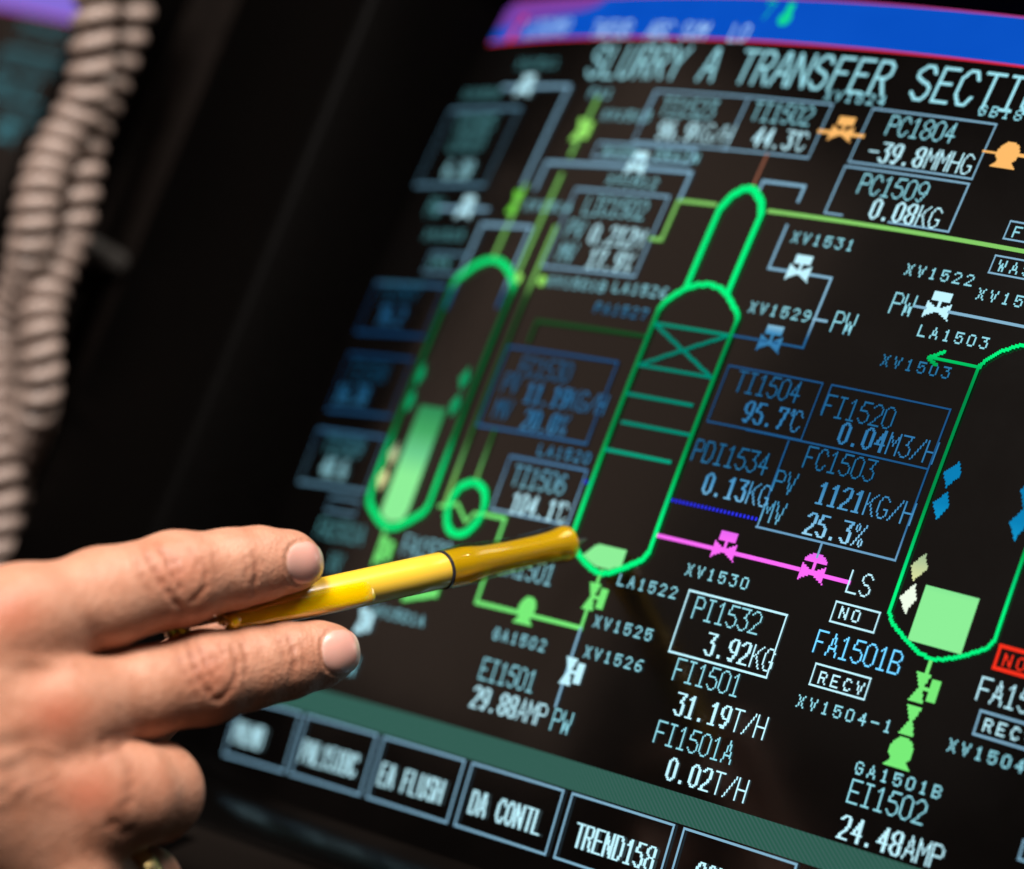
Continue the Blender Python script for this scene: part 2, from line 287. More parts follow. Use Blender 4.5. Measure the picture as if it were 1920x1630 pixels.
ITEMS = [
    ('T', 'tag_text', 'LOSUM9', -134.35, -102.63, 'L', 'BW'),
    ('T', 'tag_text', 'TW5UB', -103.5, -101.43, 'L', 'BW'),
    ('T', 'tag_text', 'ABC', -80.02, -101.22, 'L', 'BW'),
    ('T', 'tag_text', 'SUM', -66.66, -101.18, 'L', 'BW'),
    ('T', 'tag_text', 'LO', -48.32, -101.06, 'L', 'BW'),
    ('T', 'tag_text', '7', -40.67, -108.08, 'L', 'GT'),
    ('sym', 'bell', -32.49, -109.95, 'h', 'GT'),
    ('T', 'title_text', 'SLURRY A TRANSFER SECTION', -97.52, -89.33, 'T', 'T'),
    ('frame', 'display_box', 8.24, -85.49, 43.96, -70.86, 'F', 0.55),
    ('T', 'tag_text', 'PC1804', 15.05, -79.22, 'L', 'W'),
    ('V', 'value_readout', '-39.8', 'MMHG', 13.07, -71.86),
    ('frame', 'display_box', 7.84, -69.53, 43.8, -56.93, 'F', 0.55),
    ('T', 'tag_text', 'PC1509', 14.51, -63.21, 'L', 'W'),
    ('V', 'value_readout', '0.08', 'KG', 20.83, -57.26),
    ('T', 'tag_text', 'XV1524', -7.66, -86.59, 'S', 'W'),
    ('T', 'tag_text', 'GB1801', 37.86, -87.37, 'S', 'W'),
    ('frame', 'display_box', -65.07, -85.44, -4.17, -70.47, 'F', 0.55),
    ('line', 'box_divider', [(-31.56, -84.67), (-31.56, -70.15)], 'F', 0.55),
    ('T', 'tag_text', 'TI1523', -60.24, -78.5, 'L', 'W'),
    ('V', 'value_readout', '96.9', 'KG/H', -57.32, -71.89),
    ('T', 'tag_text', 'TI1502', -28.09, -79.17, 'L', 'W'),
    ('V', 'value_readout', '44.3', '~C', -23.72, -72.14),
    ('sym', 'valve', 2.25, -78.02, 'h', 'OR'),
    ('line', 'pipe_line', [(-4.49, -77.94), (8.95, -77.94)], 'OR', 1.0),
    ('sym', 'pump', 50.31, -78.58, 'h', 'OR'),
    ('line', 'pipe_line', [(43.75, -78.26), (48.47, -78.26)], 'OR', 0.6),
    ('line', 'pipe_line', [(52.68, -78.56), (57.72, -78.56)], 'OR', 1.0),
    ('line', 'pipe_line', [(-17.18, -70.08), (-17.18, -60.62)], 'BR', 0.8),
    ('line', 'pipe_line', [(-14.65, -60.04), (-14.65, -63.0), (-1.34, -63.0), (-1.34, -58.96)], 'F', 0.9),
    ('line', 'pipe_line', [(-8.76, -55.4), (64.64, -55.37), (74.82, -55.37)], 'LG', 1.15),
    ('line', 'pipe_line', [(-1.54, -52.3), (-1.54, -40.85), (17.68, -40.85), (17.68, -22.8)], 'F', 0.75),
    ('line', 'pipe_line', [(17.49, -30.15), (21.18, -30.15)], 'F', 0.75),
    ('T', 'tag_text', 'XV1531', 1.73, -48.42, 'S', 'W'),
    ('sym', 'valve', 7.66, -40.93, 'h', 'V'),
    ('T', 'tag_text', 'XV1529', -2.17, -29.3, 'S', 'W'),
    ('T', 'tag_text', 'PW', 23.34, -27.98, 'L', 'W'),
    ('sym', 'valve', 7.71, -22.4, 'h', 'V'),
    ('line', 'pipe_line', [(-7.0, -22.76), (17.4, -22.76)], 'F', 0.6),
    ('T', 'tag_text', 'XV1522', 37.03, -44.88, 'S', 'W'),
    ('T', 'tag_text', 'XV1523', 57.91, -42.12, 'S', 'W'),
    ('T', 'tag_text', 'PW', 37.0, -35.02, 'L', 'W'),
    ('sym', 'valve', 49.29, -37.66, 'h', 'V'),
    ('line', 'pipe_line', [(43.17, -37.6), (46.11, -37.6)], 'F', 0.7),
    ('line', 'pipe_line', [(52.51, -37.72), (78.89, -37.72)], 'F', 0.8),
    ('T', 'tag_text', 'LA1503', 46.92, -30.84, 'S', 'W'),
    ('T', 'tag_text', 'XV1503', 40.45, -22.22, 'S', 'W'),
    ('frame', 'status_box', 58.49, -62.07, 73.3, -57.57, 'F', 0.5),
    ('T', 'tag_text', 'FILL', 60.48, -58.38, 'S', 'W'),
    ('frame', 'status_box', 58.36, -53.19, 73.24, -48.81, 'F', 0.5),
    ('T', 'tag_text', 'WASH', 60.22, -49.7, 'S', 'W'),
    ('line', 'arrow_line', [(65.72, -26.28), (52.3, -26.28)], 'G', 0.8),
    ('line', 'arrow_head', [(55.35, -28.19), (52.22, -26.16), (54.39, -24.94)], 'G', 0.7),
    ('poly', 'level_bar', [(72.0, 24.7), (85.85, 24.7), (85.85, 37.6), (72.0, 37.6)], 'LF'),
    ('poly', 'blade_mark', [(69.48, -4.06), (70.94, -1.06), (68.38, 2.44), (66.61, -0.83)], 'BL'),
    ('poly', 'blade_mark', [(69.28, 3.29), (70.89, 6.39), (69.06, 10.07), (66.57, 6.47)], 'BL'),
    ('poly', 'blade_mark', [(69.19, 17.94), (70.98, 21.11), (68.43, 24.77), (66.74, 21.4)], 'YW'),
    ('poly', 'blade_mark', [(69.3, 25.08), (70.96, 28.42), (69.14, 32.07), (66.72, 28.74)], 'WW'),
    ('poly', 'blade_mark', [(88.95, -6.27), (90.48, -1.82), (88.28, 2.79), (86.27, -1.02)], 'BL'),
    ('poly', 'blade_mark', [(88.72, 2.52), (90.47, 6.19), (88.96, 10.28), (86.38, 6.64)], 'BL'),
    ('frame', 'display_box', -1.41, -15.24, 27.01, -0.9, 'F', 0.5),
    ('T', 'tag_text', 'TI1504', 2.65, -9.46, 'L', 'W'),
    ('V', 'value_readout', '95.7', '~C', 8.43, -2.57),
    ('frame', 'display_box', 29.64, -15.27, 62.28, -1.01, 'F', 0.5),
    ('T', 'tag_text', 'FI1520', 29.9, -7.84, 'L', 'W'),
    ('V', 'value_readout', '0.04', 'M3/H', 36.96, -2.12),
    ('line', 'box_divider', [(23.79, -0.07), (23.79, 21.09)], 'F', 0.5),
    ('line', 'box_divider', [(62.48, -15.28), (62.48, 21.18)], 'F', 0.5),
    ('line', 'box_divider', [(23.53, 21.15), (62.44, 21.15)], 'F', 0.55),
    ('line', 'box_divider', [(10.85, -0.73), (62.07, -0.73)], 'F', 0.5),
    ('T', 'tag_text', 'FC1503', 30.12, 5.07, 'L', 'W'),
    ('T', 'tag_text', 'PV', 24.1, 12.11, 'L', 'W'),
    ('V', 'value_readout', '1121', 'KG/H', 36.9, 12.65),
    ('T', 'tag_text', 'MV', 23.88, 19.46, 'L', 'W'),
    ('V', 'value_readout', '25.3', '%', 36.73, 20.09),
    ('T', 'tag_text', 'PDI1534', -1.94, 8.89, 'L', 'W'),
    ('V', 'value_readout', '0.13', 'KG', 4.82, 16.23),
    ('line', 'signal_line', [(-4.43, 19.42), (23.01, 19.42)], 'DB', 0.8),
    ('line', 'signal_line', [(-33.16, 19.35), (-30.62, 19.35)], 'DB', 0.8),
    ('line', 'pipe_line', [(-3.87, 28.38), (38.8, 28.38)], 'MG', 1.05),
    ('line', 'pipe_line', [(46.11, 28.52), (52.85, 28.52)], 'MG', 1.05),
    ('sym', 'valve', 16.89, 28.27, 'h', 'MG'),
    ('sym', 'control_valve', 42.63, 28.45, 'h', 'MG'),
    ('line', 'pipe_line', [(42.56, 21.49), (42.56, 24.66)], 'F', 0.6),
    ('T', 'tag_text', 'LS', 52.93, 30.69, 'L', 'V'),
    ('T', 'tag_text', 'XV1530', 8.42, 35.78, 'S', 'W'),
    ('T', 'tag_text', 'LA1522', -10.58, 41.86, 'S', 'W'),
    ('frame', 'status_box', 51.45, 33.36, 63.24, 38.03, 'V', 0.5),
    ('T', 'tag_text', 'NO', 53.43, 36.72, 'S', 'V'),
    ('T', 'tag_text', 'FA1501B', 49.72, 45.56, 'L', 'CB'),
    ('frame', 'status_box', 51.56, 47.99, 66.3, 52.86, 'V', 0.5),
    ('T', 'tag_text', 'RECV', 53.62, 51.98, 'S', 'V'),
    ('T', 'tag_text', 'XV1504-1', 50.06, 58.31, 'S', 'W'),
    ('T', 'tag_text', 'GA1501B', 69.61, 68.83, 'S', 'W'),
    ('T', 'tag_text', 'EI1502', 69.84, 75.3, 'L', 'W'),
    ('V', 'value_readout', '24.48', 'AMP', 70.12, 83.31),
    ('line', 'pipe_line', [(79.23, 40.5), (79.23, 43.27)], 'LG2', 1.0),
    ('sym', 'valve', 78.87, 46.97, 'v', 'LG2'),
    ('sym', 'check_valve', 79.13, 54.46, 'v', 'LG2'),
    ('sym', 'pump', 79.04, 61.33, 'h', 'LG2'),
    ('frame', 'status_box', 94.22, 33.44, 104.77, 38.42, 'RD', 1.0),
    ('T', 'tag_text', 'NO', 96.03, 37.4, 'S', 'RD'),
    ('T', 'tag_text', 'FA1501C', 92.54, 46.02, 'L', 'V'),
    ('frame', 'status_box', 94.47, 48.16, 107.69, 53.4, 'F', 0.6),
    ('T', 'tag_text', 'RECV', 96.38, 52.07, 'S', 'V'),
    ('T', 'tag_text', 'XV1504-2', 89.74, 58.36, 'S', 'W'),
    ('frame', 'status_box', 113.04, 72.02, 123.32, 76.05, 'F', 0.6),
    ('frame', 'display_box', 11.23, 39.2, 40.0, 54.04, 'V', 0.6),
    ('T', 'tag_text', 'PI1532', 14.38, 45.17, 'L', 'W'),
    ('V', 'value_readout', '3.92', 'KG', 21.14, 52.57),
    ('T', 'tag_text', 'FI1501', 14.73, 60.01, 'L', 'W'),
    ('V', 'value_readout', '31.19', 'T/H', 18.08, 67.6),
    ('T', 'tag_text', 'FI1501A', 14.94, 74.95, 'L', 'W'),
    ('V', 'value_readout', '0.02', 'T/H', 21.51, 82.28),
    ('line', 'tray_line', [(-29.5, -22.61), (-4.2, -22.61)], 'TL', 0.9),
    ('line', 'tray_line', [(-29.26, -11.55), (-4.73, -11.55)], 'TL', 0.9),
    ('line', 'tray_line', [(-29.5, -22.52), (-4.73, -11.52)], 'TL', 0.9),
    ('line', 'tray_line', [(-29.26, -11.57), (-4.2, -22.71)], 'TL', 0.9),
    ('line', 'tray_line', [(-30.06, -3.96), (-7.84, -3.96)], 'TL', 1.0),
    ('line', 'tray_line', [(-27.38, 3.24), (-5.09, 3.24)], 'TL', 1.0),
    ('line', 'tray_line', [(-29.85, 10.63), (-7.93, 10.63)], 'TL', 1.0),
    ('poly', 'level_bar', [(-20.76, 33.5), (-11.2, 33.5), (-11.2, 37.45), (-15.22, 39.08), (-19.13, 39.04), (-24.51, 37.05)], 'LF'),
    ('line', 'pipe_line', [(-16.91, 39.73), (-16.91, 42.65)], 'LG2', 1.0),
    ('sym', 'valve', -17.07, 46.11, 'v', 'LG2'),
    ('line', 'pipe_line', [(-17.23, 49.73), (-17.23, 54.17)], 'LG2', 1.0),
    ('line', 'pipe_line', [(-62.22, 32.3), (-54.91, 32.3), (-54.91, 54.01), (-17.15, 54.01)], 'LG2', 1.15),
    ('sym', 'pump', -36.67, 52.66, 'h', 'LG2'),
    ('line', 'pipe_line', [(-17.22, 54.17), (-17.22, 73.23)], 'F', 0.8),
    ('sym', 'valve', -16.5, 64.55, 'v', 'V'),
    ('T', 'tag_text', 'XV1525', -13.57, 52.82, 'S', 'W'),
    ('T', 'tag_text', 'XV1526', -13.42, 60.31, 'S', 'W'),
    ('T', 'tag_text', 'GA1502', -44.95, 61.54, 'S', 'W'),
    ('T', 'tag_text', 'EI1501', -45.27, 71.71, 'L', 'W'),
    ('V', 'value_readout', '29.88', 'AMP', -45.24, 78.71),
    ('T', 'tag_text', 'PW', -16.71, 78.9, 'L', 'W'),
    ('frame', 'display_box', -78.03, -56.02, -42.8, -33.87, 'F', 0.7),
    ('T', 'tag_text', 'LIC1502', -71.32, -49.2, 'L', 'W'),
    ('T', 'tag_text', 'PV', -74.22, -42.2, 'L', 'W'),
    ('V', 'value_readout', '0.212', 'M', -64.36, -41.44),
    ('T', 'tag_text', 'MV', -73.69, -35.68, 'L', 'W'),
    ('V', 'value_readout', '17.9', '%', -61.52, -34.76),
    ('frame', 'display_box', -78.05, -11.31, -36.51, 10.22, 'F', 0.7),
    ('T', 'tag_text', 'FC1530', -70.3, -4.23, 'L', 'W'),
    ('T', 'tag_text', 'PV', -74.13, 0.69, 'L', 'W'),
    ('V', 'value_readout', '11.19', 'KG/H', -64.21, 2.4),
    ('T', 'tag_text', 'MV', -73.62, 7.64, 'L', 'W'),
    ('V', 'value_readout', '20.0', '%', -61.26, 9.19),
    ('frame', 'display_box', -61.2, 16.68, -32.89, 30.71, 'F', 0.65),
    ('T', 'tag_text', 'TI1506', -57.54, 23.7, 'L', 'W'),
    ('V', 'value_readout', '104.1', '~C', -54.49, 30.51),
    ('T', 'tag_text', 'LA1520', -51.77, 14.94, 'S', 'W'),
    ('T', 'tag_text', 'DA1501', -50.42, 45.86, 'L', 'W'),
    ('T', 'tag_text', 'XV1501B', -73.0, -28.81, 'S', 'W'),
    ('T', 'tag_text', 'LA1526', -48.11, -29.34, 'S', 'W'),
    ('T', 'tag_text', 'PA1527', -51.64, -23.26, 'S', 'W'),
    ('line', 'pipe_line', [(-71.23, -13.46), (-71.23, -18.97), (-30.93, -18.97)], 'LG', 1.1),
    ('line', 'pipe_line', [(-26.27, -55.26), (-38.94, -55.26), (-38.94, -44.29), (-42.67, -44.29)], 'LG', 1.1),
    ('line', 'pipe_line', [(-94.83, -55.46), (-94.83, -63.14), (-38.83, -63.14), (-38.83, -55.86)], 'F', 1.0),
    ('sym', 'valve', -59.17, -63.21, 'h', 'V'),
    ('frame', 'status_box', -77.36, -69.53, -40.89, -65.26, 'F', 0.6),
    ('T', 'tag_text', 'WASH', -73.77, -66.03, 'S', 'W'),
    ('T', 'tag_text', 'DRAIN', -53.7, -65.83, 'S', 'W'),
    ('T', 'tag_text', 'XV1512', -67.34, -57.96, 'S', 'W'),
    ('line', 'pipe_line', [(-86.55, -59.75), (-86.55, -30.1)], 'LG', 1.2),
    ('line', 'pipe_line', [(-99.38, -56.15), (-99.38, -35.57)], 'LG', 1.2),
    ('line', 'pipe_line', [(-79.4, -44.73), (-79.37, -25.98), (-79.37, 32.15)], 'LG', 1.3),
    ('line', 'pipe_line', [(-70.78, 11.08), (-70.78, 24.58)], 'LG', 1.0),
    ('line', 'pipe_line', [(-131.5, -86.1), (-100.79, -86.1), (-100.79, -56.15)], 'F', 1.0),
    ('sym', 'valve', -121.0, -85.26, 'h', 'V'),
    ('T', 'tag_text', 'XV1510', -150.12, -83.06, 'S', 'W'),
    ('T', 'tag_text', 'XV1511', -129.65, -92.06, 'S', 'W'),
    ('T', 'tag_text', 'FA1', -90.27, -82.77, 'S', 'W'),
    ('sym', 'valve', -87.7, -73.03, 'v', 'YG'),
    ('line', 'pipe_line', [(-86.4, -82.39), (-86.4, -65.56)], 'LG', 1.2),
    ('T', 'tag_text', 'XV1513', -81.02, -76.45, 'S', 'W'),
    ('line', 'pipe_line', [(-64.87, -76.17), (-64.87, -85.14)], 'F', 0.8),
    ('sym', 'check_valve', -100.68, -51.19, 'v', 'GY'),
    ('T', 'tag_text', 'XV1514', -95.28, -49.26, 'S', 'W'),
    ('sym', 'dot', -85.45, -29.77, 'h', 'YG'),
    ('sym', 'dot', -75.65, -29.83, 'h', 'YG'),
    ('line', 'pipe_line', [(-110.78, -20.06), (-110.78, -44.32), (-89.01, -44.32), (-89.01, -21.61)], 'F', 1.0),
    ('poly', 'level_bar', [(-104.6, 7.2), (-93.0, 7.2), (-93.0, 34.95), (-94.12, 37.85), (-100.01, 38.91), (-104.47, 37.03)], 'LF'),
    ('sym', 'diamond', -110.15, -1.04, 'h', 'GB'),
    ('sym', 'diamond', -110.09, 6.28, 'h', 'GB'),
    ('sym', 'diamond', -90.51, -1.33, 'h', 'GB'),
    ('sym', 'diamond', -90.17, 5.84, 'h', 'GB'),
    ('sym', 'diamond', -108.32, 21.12, 'h', 'YW'),
    ('sym', 'diamond', -109.08, 27.98, 'h', 'YW'),
    ('line', 'valve_bowtie', [(-80.98, 32.42), (-77.02, 31.94), (-74.63, 30.87), (-68.76, 35.11), (-66.68, 32.54), (-61.16, 32.18)], 'LG2', 1.0),
    ('sym', 'valve', -98.34, 46.14, 'v', 'LG2'),
    ('T', 'tag_text', 'FA1501A', -130.77, 46.02, 'L', 'W'),
    ('T', 'tag_text', 'FA1500', -89.87, 46.27, 'L', 'W'),
    ('T', 'tag_text', 'XV1501A', -93.28, 62.89, 'S', 'W'),
    ('line', 'pipe_line', [(-99.92, 41.18), (-99.92, 50.3)], 'LG2', 1.1),
    ('sym', 'valve', -96.72, 64.9, 'v', 'V'),
    ('T', 'tag_text', 'XV', -120.13, 54.5, 'L', 'W'),
    ('T', 'tag_text', 'PW', -98.8, 79.04, 'L', 'W'),
    ('poly', 'level_bar', [(-83.48, 56.57), (-69.84, 52.73), (-69.82, 54.99), (-82.7, 57.98)], 'LG2'),
    ('frame', 'display_box', -152.65, -79.32, -118.08, -55.81, 'F', 0.9),
    ('T', 'tag_text', 'TI1505', -146.36, -72.39, 'L', 'W'),
    ('T', 'tag_text', 'LV110', -143.85, -66.45, 'L', 'W'),
    ('V', 'value_readout', '6.38', '', -140.09, -57.89),
    ('T', 'tag_text', 'PW', -140.14, -46.4, 'L', 'W'),
    ('sym', 'valve', -121.72, -47.91, 'h', 'V'),
    ('line', 'pipe_line', [(-134.57, -48.71), (-111.3, -48.71)], 'F', 0.9),
    ('T', 'tag_text', 'XV1515', -135.56, -39.45, 'S', 'W'),
    ('frame', 'status_box', -128.72, -35.33, -110.54, -29.71, 'F', 0.7),
    ('T', 'tag_text', 'DRN', -126.71, -31.46, 'S', 'W'),
    ('frame', 'display_box', -149.96, -26.01, -115.42, -11.41, 'F', 1.1),
    ('T', 'tag_text', 'TI1507', -145.21, -21.23, 'L', 'W'),
    ('V', 'value_readout', '76.2', '', -141.31, -14.07),
    ('frame', 'display_box', -148.57, -4.86, -116.41, 11.32, 'F', 0.9),
    ('T', 'tag_text', 'TI1508', -144.72, 2.14, 'L', 'W'),
    ('V', 'value_readout', '16.38', '', -146.77, 8.95),
    ('frame', 'display_box', -149.14, 17.11, -114.88, 32.1, 'F', 0.9),
    ('T', 'tag_text', 'TI1509', -142.58, 23.34, 'L', 'W'),
    ('V', 'value_readout', '40.6', '', -139.61, 29.71),
    ('frame', 'status_box', -130.08, 34.82, -115.81, 38.57, 'F', 0.7),
    ('button', 'soft_button', 'PALMB', -141.6, 91.7, -110.1, 107.0),
    ('button', 'soft_button', 'PAL151BC', -107.1, 91.7, -75.6, 107.0),
    ('button', 'soft_button', 'EA FLUSH', -72.6, 91.7, -41.1, 107.0),
    ('button', 'soft_button', 'DA CONTL', -38.1, 91.7, -6.6, 107.0),
    ('button', 'soft_button', 'TREND158', -3.6, 91.7, 27.9, 107.0),
    ('button', 'soft_button', 'CONTROL', 30.9, 91.7, 62.4, 107.0),
]

# ------------------------------------------------------------------ monitors
glass = principled('tube_glass', (.0016, .0013, .0012), .13, IOR=1.5)
case_m = add_noise(principled('black_case_plastic', (.0013, .0011, .001), .42, Specular_IOR_Level=.012), 700, .25, .25, .0002)
panel_m = add_noise(principled('dark_console_paint', (.006, .0044, .0037), .65, Specular_IOR_Level=.05), 300, .3, .2, .0004)

ledge_m = principled('satin_ledge_plastic', (.0014, .0012, .0011), .22, Specular_IOR_Level=.22)
def make_screen(parent):
    d = Draw(); d.base = 0; d.k = -1; d._off = lambda: 0.0
    d.sheet(-159, -121, 159, 121, 3)
    return mesh_obj('screen', d.v, [f[::-1] for f in d.f], glass, parent, smooth=True)
def make_case(parent, hx=191.5):
    """bezel: rounded rings from the glass edge out to the front rim and back along the side walls"""
    def ring(hx, hy, r, z, follow=False):
        pts = []
        for cx, cy, a0 in ((hx - r, hy - r, 0), (-hx + r, hy - r, 90), (-hx + r, -hy + r, 180), (hx - r, -hy + r, 270)):
            for k in range(9):
                a = math.radians(a0 + k * 90 / 8); pts.append((cx + r * math.cos(a), cy + r * math.sin(a)))
        n = len(pts); out = []
        for i in range(n):
            a, b = pts[i], pts[(i + 1) % n]; m = 12 if math.hypot(b[0] - a[0], b[1] - a[1]) > 50 else 1
            out += [(a[0] + (b[0] - a[0]) * t / m, a[1] + (b[1] - a[1]) * t / m) for t in range(m)]
        res = []
        for x, y in out:
            if follow:
                p = bulge(x, -y, z); res.append(Vector((x / 1000, y / 1000, p.z)))
            else: res.append(Vector((x / 1000, y / 1000, z / 1000)))
        return res
    rings = [ring(152.5, 114.6, 9, -1.5, True), ring(152.8, 114.9, 9, 1.2, True), ring(166, 126, 10, 3.5), ring(168, 128, 11, 5), ring(171, 131, 12, 5.6),
             ring(hx - 3.5, 152, 14, 5.6), ring(hx - 1, 154.5, 15, 4), ring(hx, 155.5, 15, 0), ring(hx, 155.5, 15, -60), ring(150, 120, 20, -190), ring(120, 95, 20, -230)]
    n = len(rings[0]); v = [p for r in rings for p in r]; f = []
    for k in range(len(rings) - 1):
        for i in range(n): f.append((k * n + i, (k + 1) * n + i, (k + 1) * n + (i + 1) % n, k * n + (i + 1) % n))
    f.append(tuple(range((len(rings) - 1) * n, len(rings) * n))[::-1])
    idx = [1 if (max(v[i].y for i in q) < -.112 and min(v[i].z for i in q) > -.04 and max(abs(v[i].x) for i in q) < .17) else 0 for q in f]
    o = mesh_obj('housing', v, [q[::-1] for q in f], None, parent, smooth=True, mats=[case_m, ledge_m], mat_idx=idx)
    return o
def strokes(name, key, scr, *todo):
    d = Draw()
    for t in todo: t(d)
    return d.build(name, PH[key], scr)

monitor = empty('monitor', MON, 'black picture tube monitor showing a glowing process diagram that the pen points at', 'monitor')
make_case(monitor, 222)
screen = make_screen(monitor)
# title bar across the top
strokes('title_bar', 'BAR', screen, lambda d: d.sheet(-151.5, -114.2, 158, -101.6))
def purple(d): d.fan([(-151.5, -114.3), (-104, -114.3), (-107, -111.6), (-112, -110.2), (-118, -109.5), (-150, -106.2), (-151.5, -105)])
strokes('bar_tint', 'PU', screen, purple)
strokes('bar_edge', 'PK', screen, lambda d: d.stroke([(-151.5, -114.4), (158, -114.4)], .5))
strokes('bar_edge', 'RL', screen, lambda d: d.stroke([(-151.5, -101.3), (158, -101.3)], .6))
strokes('bar_mark', 'RD', screen, lambda d: d.stroke([(-139.6, -108.5), (-141.4, -102.2)], 2.2))
strokes('status_strip', 'GS', screen, lambda d: d.sheet(-141.6, 84.4, 158, 91.0))
def far(key, u): return key + '2' if u < -104 and key in ('W', 'V', 'F') else key  # far-left marks take the colours with painted-in dimming
for it in ITEMS:
    kind = it[0]; d = Draw()
    if kind == 'T':
        _, name, s, u, v, font, key = it
        if s == 'DA1501' : u -= .4
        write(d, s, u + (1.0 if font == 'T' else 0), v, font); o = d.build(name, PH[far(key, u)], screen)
        if key in ('CB', 'RD'): o['label'] = {'CB': 'azure blue tag text', 'RD': 'red tag text'}[key]
    elif kind == 'V':
        _, name, s, unit, u, v = it
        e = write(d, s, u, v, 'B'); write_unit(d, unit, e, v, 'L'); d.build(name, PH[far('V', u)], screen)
    elif kind == 'frame':
        _, name, u0, v0, u1, v1, key, w = it
        w *= .86
        if abs(v1 + 56.93) < .01: d.stroke([(u0 + 5.2, v1), (u0, v1), (u0, v0), (u1, v0), (u1, v1), (u0 + 19, v1)], w)
        elif name == 'display_box' and abs(u0 - 29.64) < .01: d.stroke([(u0, v1 - 7.4), (u0, v0), (u1, v0)], w)
        else:
            d.stroke([(u0, v0), (u1, v0)], w); d.stroke([(u0, v1), (u1, v1)], w); wv = w * (.45 if u0 < -104 else .8)
            d.stroke([(u0, v0), (u0, v1)], wv); d.stroke([(u1, v0), (u1, v1)], wv)
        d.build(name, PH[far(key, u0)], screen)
    elif kind == 'line':
        _, name, pts, key, w = it
        if name == 'signal_line':
            (a, v), (b, _v) = pts; x = a
            while x < b: d.stroke([(x, v), (x + .55, v)], w, cap=False); x += 1.17
        elif name == 'arrow_head' or (name == 'tray_line' and pts[0][1] != pts[-1][1]): d.raster([pts], pts[0][0], pts[0][1], 2, 2)
        else: d.stroke(pts, w * .92)
        d.build(name, PH[key], screen)
    elif kind == 'poly':
        _, name, pts, key = it; d.fan(pts); d.build(name, PH[key], screen)
    elif kind == 'sym':
        _, name, u, v, ori, key = it; symbol(d, name, u, v, ori)
        o = d.build({'diamond': 'float_mark', 'dot': 'joint_dot', 'bell': 'alarm_mark'}.get(name, name + ('_symbol' if 'valve' in name or name == 'pump' else '')), PH[key], screen)
        if key in ('MG', 'OR'): o['label'] = {'MG': 'magenta ', 'OR': 'orange '}[key] + name.replace('_', ' ') + ' symbol'
    elif kind == 'button':
        _, name, s, u0, v0, u1, v1 = it
        d.stroke([(u0, v0), (u1, v0), (u1, v1), (u0, v1)], .55, closed=True); b = d.build('soft_button', PH['F'], screen)
        d = Draw(); write(d, s, u0 + {'PALMB': 2.2, 'PAL151BC': 2.7, 'EA FLUSH': 2.8, 'DA CONTL': 3.4, 'TREND158': 4.4}.get(s, 6.5), 103.2, 'K'); d.build('button_text', PH['V'], screen)
def outline(w, *lines):
    return lambda d: d.raster([list(l) + [l[0]] if w > 0 else list(l) for l in lines], 0, 0, abs(w), abs(w))
strokes('vessel_outline', 'G', screen, outline(2, vessel(79.1, 13.35)))
strokes('vessel_outline', 'GL', screen, outline(4, vessel(-98.7, 13.3)))
strokes('column_outline', 'G', screen, outline(3, vessel(-17.1, 12.9)),
        outline(-4, [(-24.1, -33.4), (-24.1, -54.2), (-22.6, -57.6), (-19.3, -60.0), (-17.2, -60.4), (-14.8, -59.6), (-11.9, -57.4), (-10.5, -54.2), (-10.5, -33.2)]))
strokes('exchanger_circle', 'G', screen, outline(4, [(-70.7 + 6.75 * math.cos(k * math.pi / 18), 31.6 + 6.9 * math.sin(k * math.pi / 18)) for k in range(36)]))

nt = glass.node_tree; tc = nt.nodes.new('ShaderNodeTexCoord'); ns = nt.nodes.new('ShaderNodeTexNoise'); ns.inputs['Scale'].default_value = 28; ns.inputs['Detail'].default_value = 8; ns.inputs['Roughness'].default_value = .65
mr = nt.nodes.new('ShaderNodeMapRange'); mr.inputs['From Min'].default_value = .35; mr.inputs['From Max'].default_value = .7; mr.inputs['To Min'].default_value = .13; mr.inputs['To Max'].default_value = .20
nt.links.new(tc.outputs['Object'], ns.inputs['Vector']); nt.links.new(ns.outputs['Fac'], mr.inputs[0]); nt.links.new(mr.outputs[0], nt.nodes['Principled BSDF'].inputs['Roughness'])
# the neighbouring monitor further left along the console
MON2 = MON @ Matrix.Translation((-.455, -.009, 0))
monitor_b = empty('monitor', MON2, 'black monitor with a lavender title bar, cut off behind the coiled cords', 'monitor')
make_case(monitor_b); scr2 = make_screen(monitor_b)
DIM = phosphor('phosphor_dim_cyan', (70, 125, 135), 1.0)
strokes('title_bar', 'LV', scr2, lambda d: d.sheet(-151.5, -114.2, 151.5, -101.6))
strokes('bar_edge', 'PK', scr2, lambda d: d.stroke([(-151.5, -101.3), (151.5, -101.3)], .75))
d = Draw(); d.stroke([(112, -88), (140, -88), (140, -72), (112, -72)], .9, closed=True); d.build('display_box', DIM, scr2)
for s, u, v in (('TI1610', 114, -81.5), ('XV1602', 112, -94), ('LA1604', 122, -64)):
    d = Draw(); write(d, s, u, v, 'L'); d.build('tag_text', DIM, scr2)
d = Draw(); write(d, '48.21', 115, -74, 'B'); d.build('value_readout', DIM, scr2)
d = Draw(); symbol(d, 'valve', 147, -86, 'v'); d.build('valve_symbol', phosphor('phosphor_dim_teal', (10, 120, 150), 1.0), scr2)
d = Draw(); symbol(d, 'valve', 128, -60, 'h'); d.build('valve_symbol', DIM, scr2)

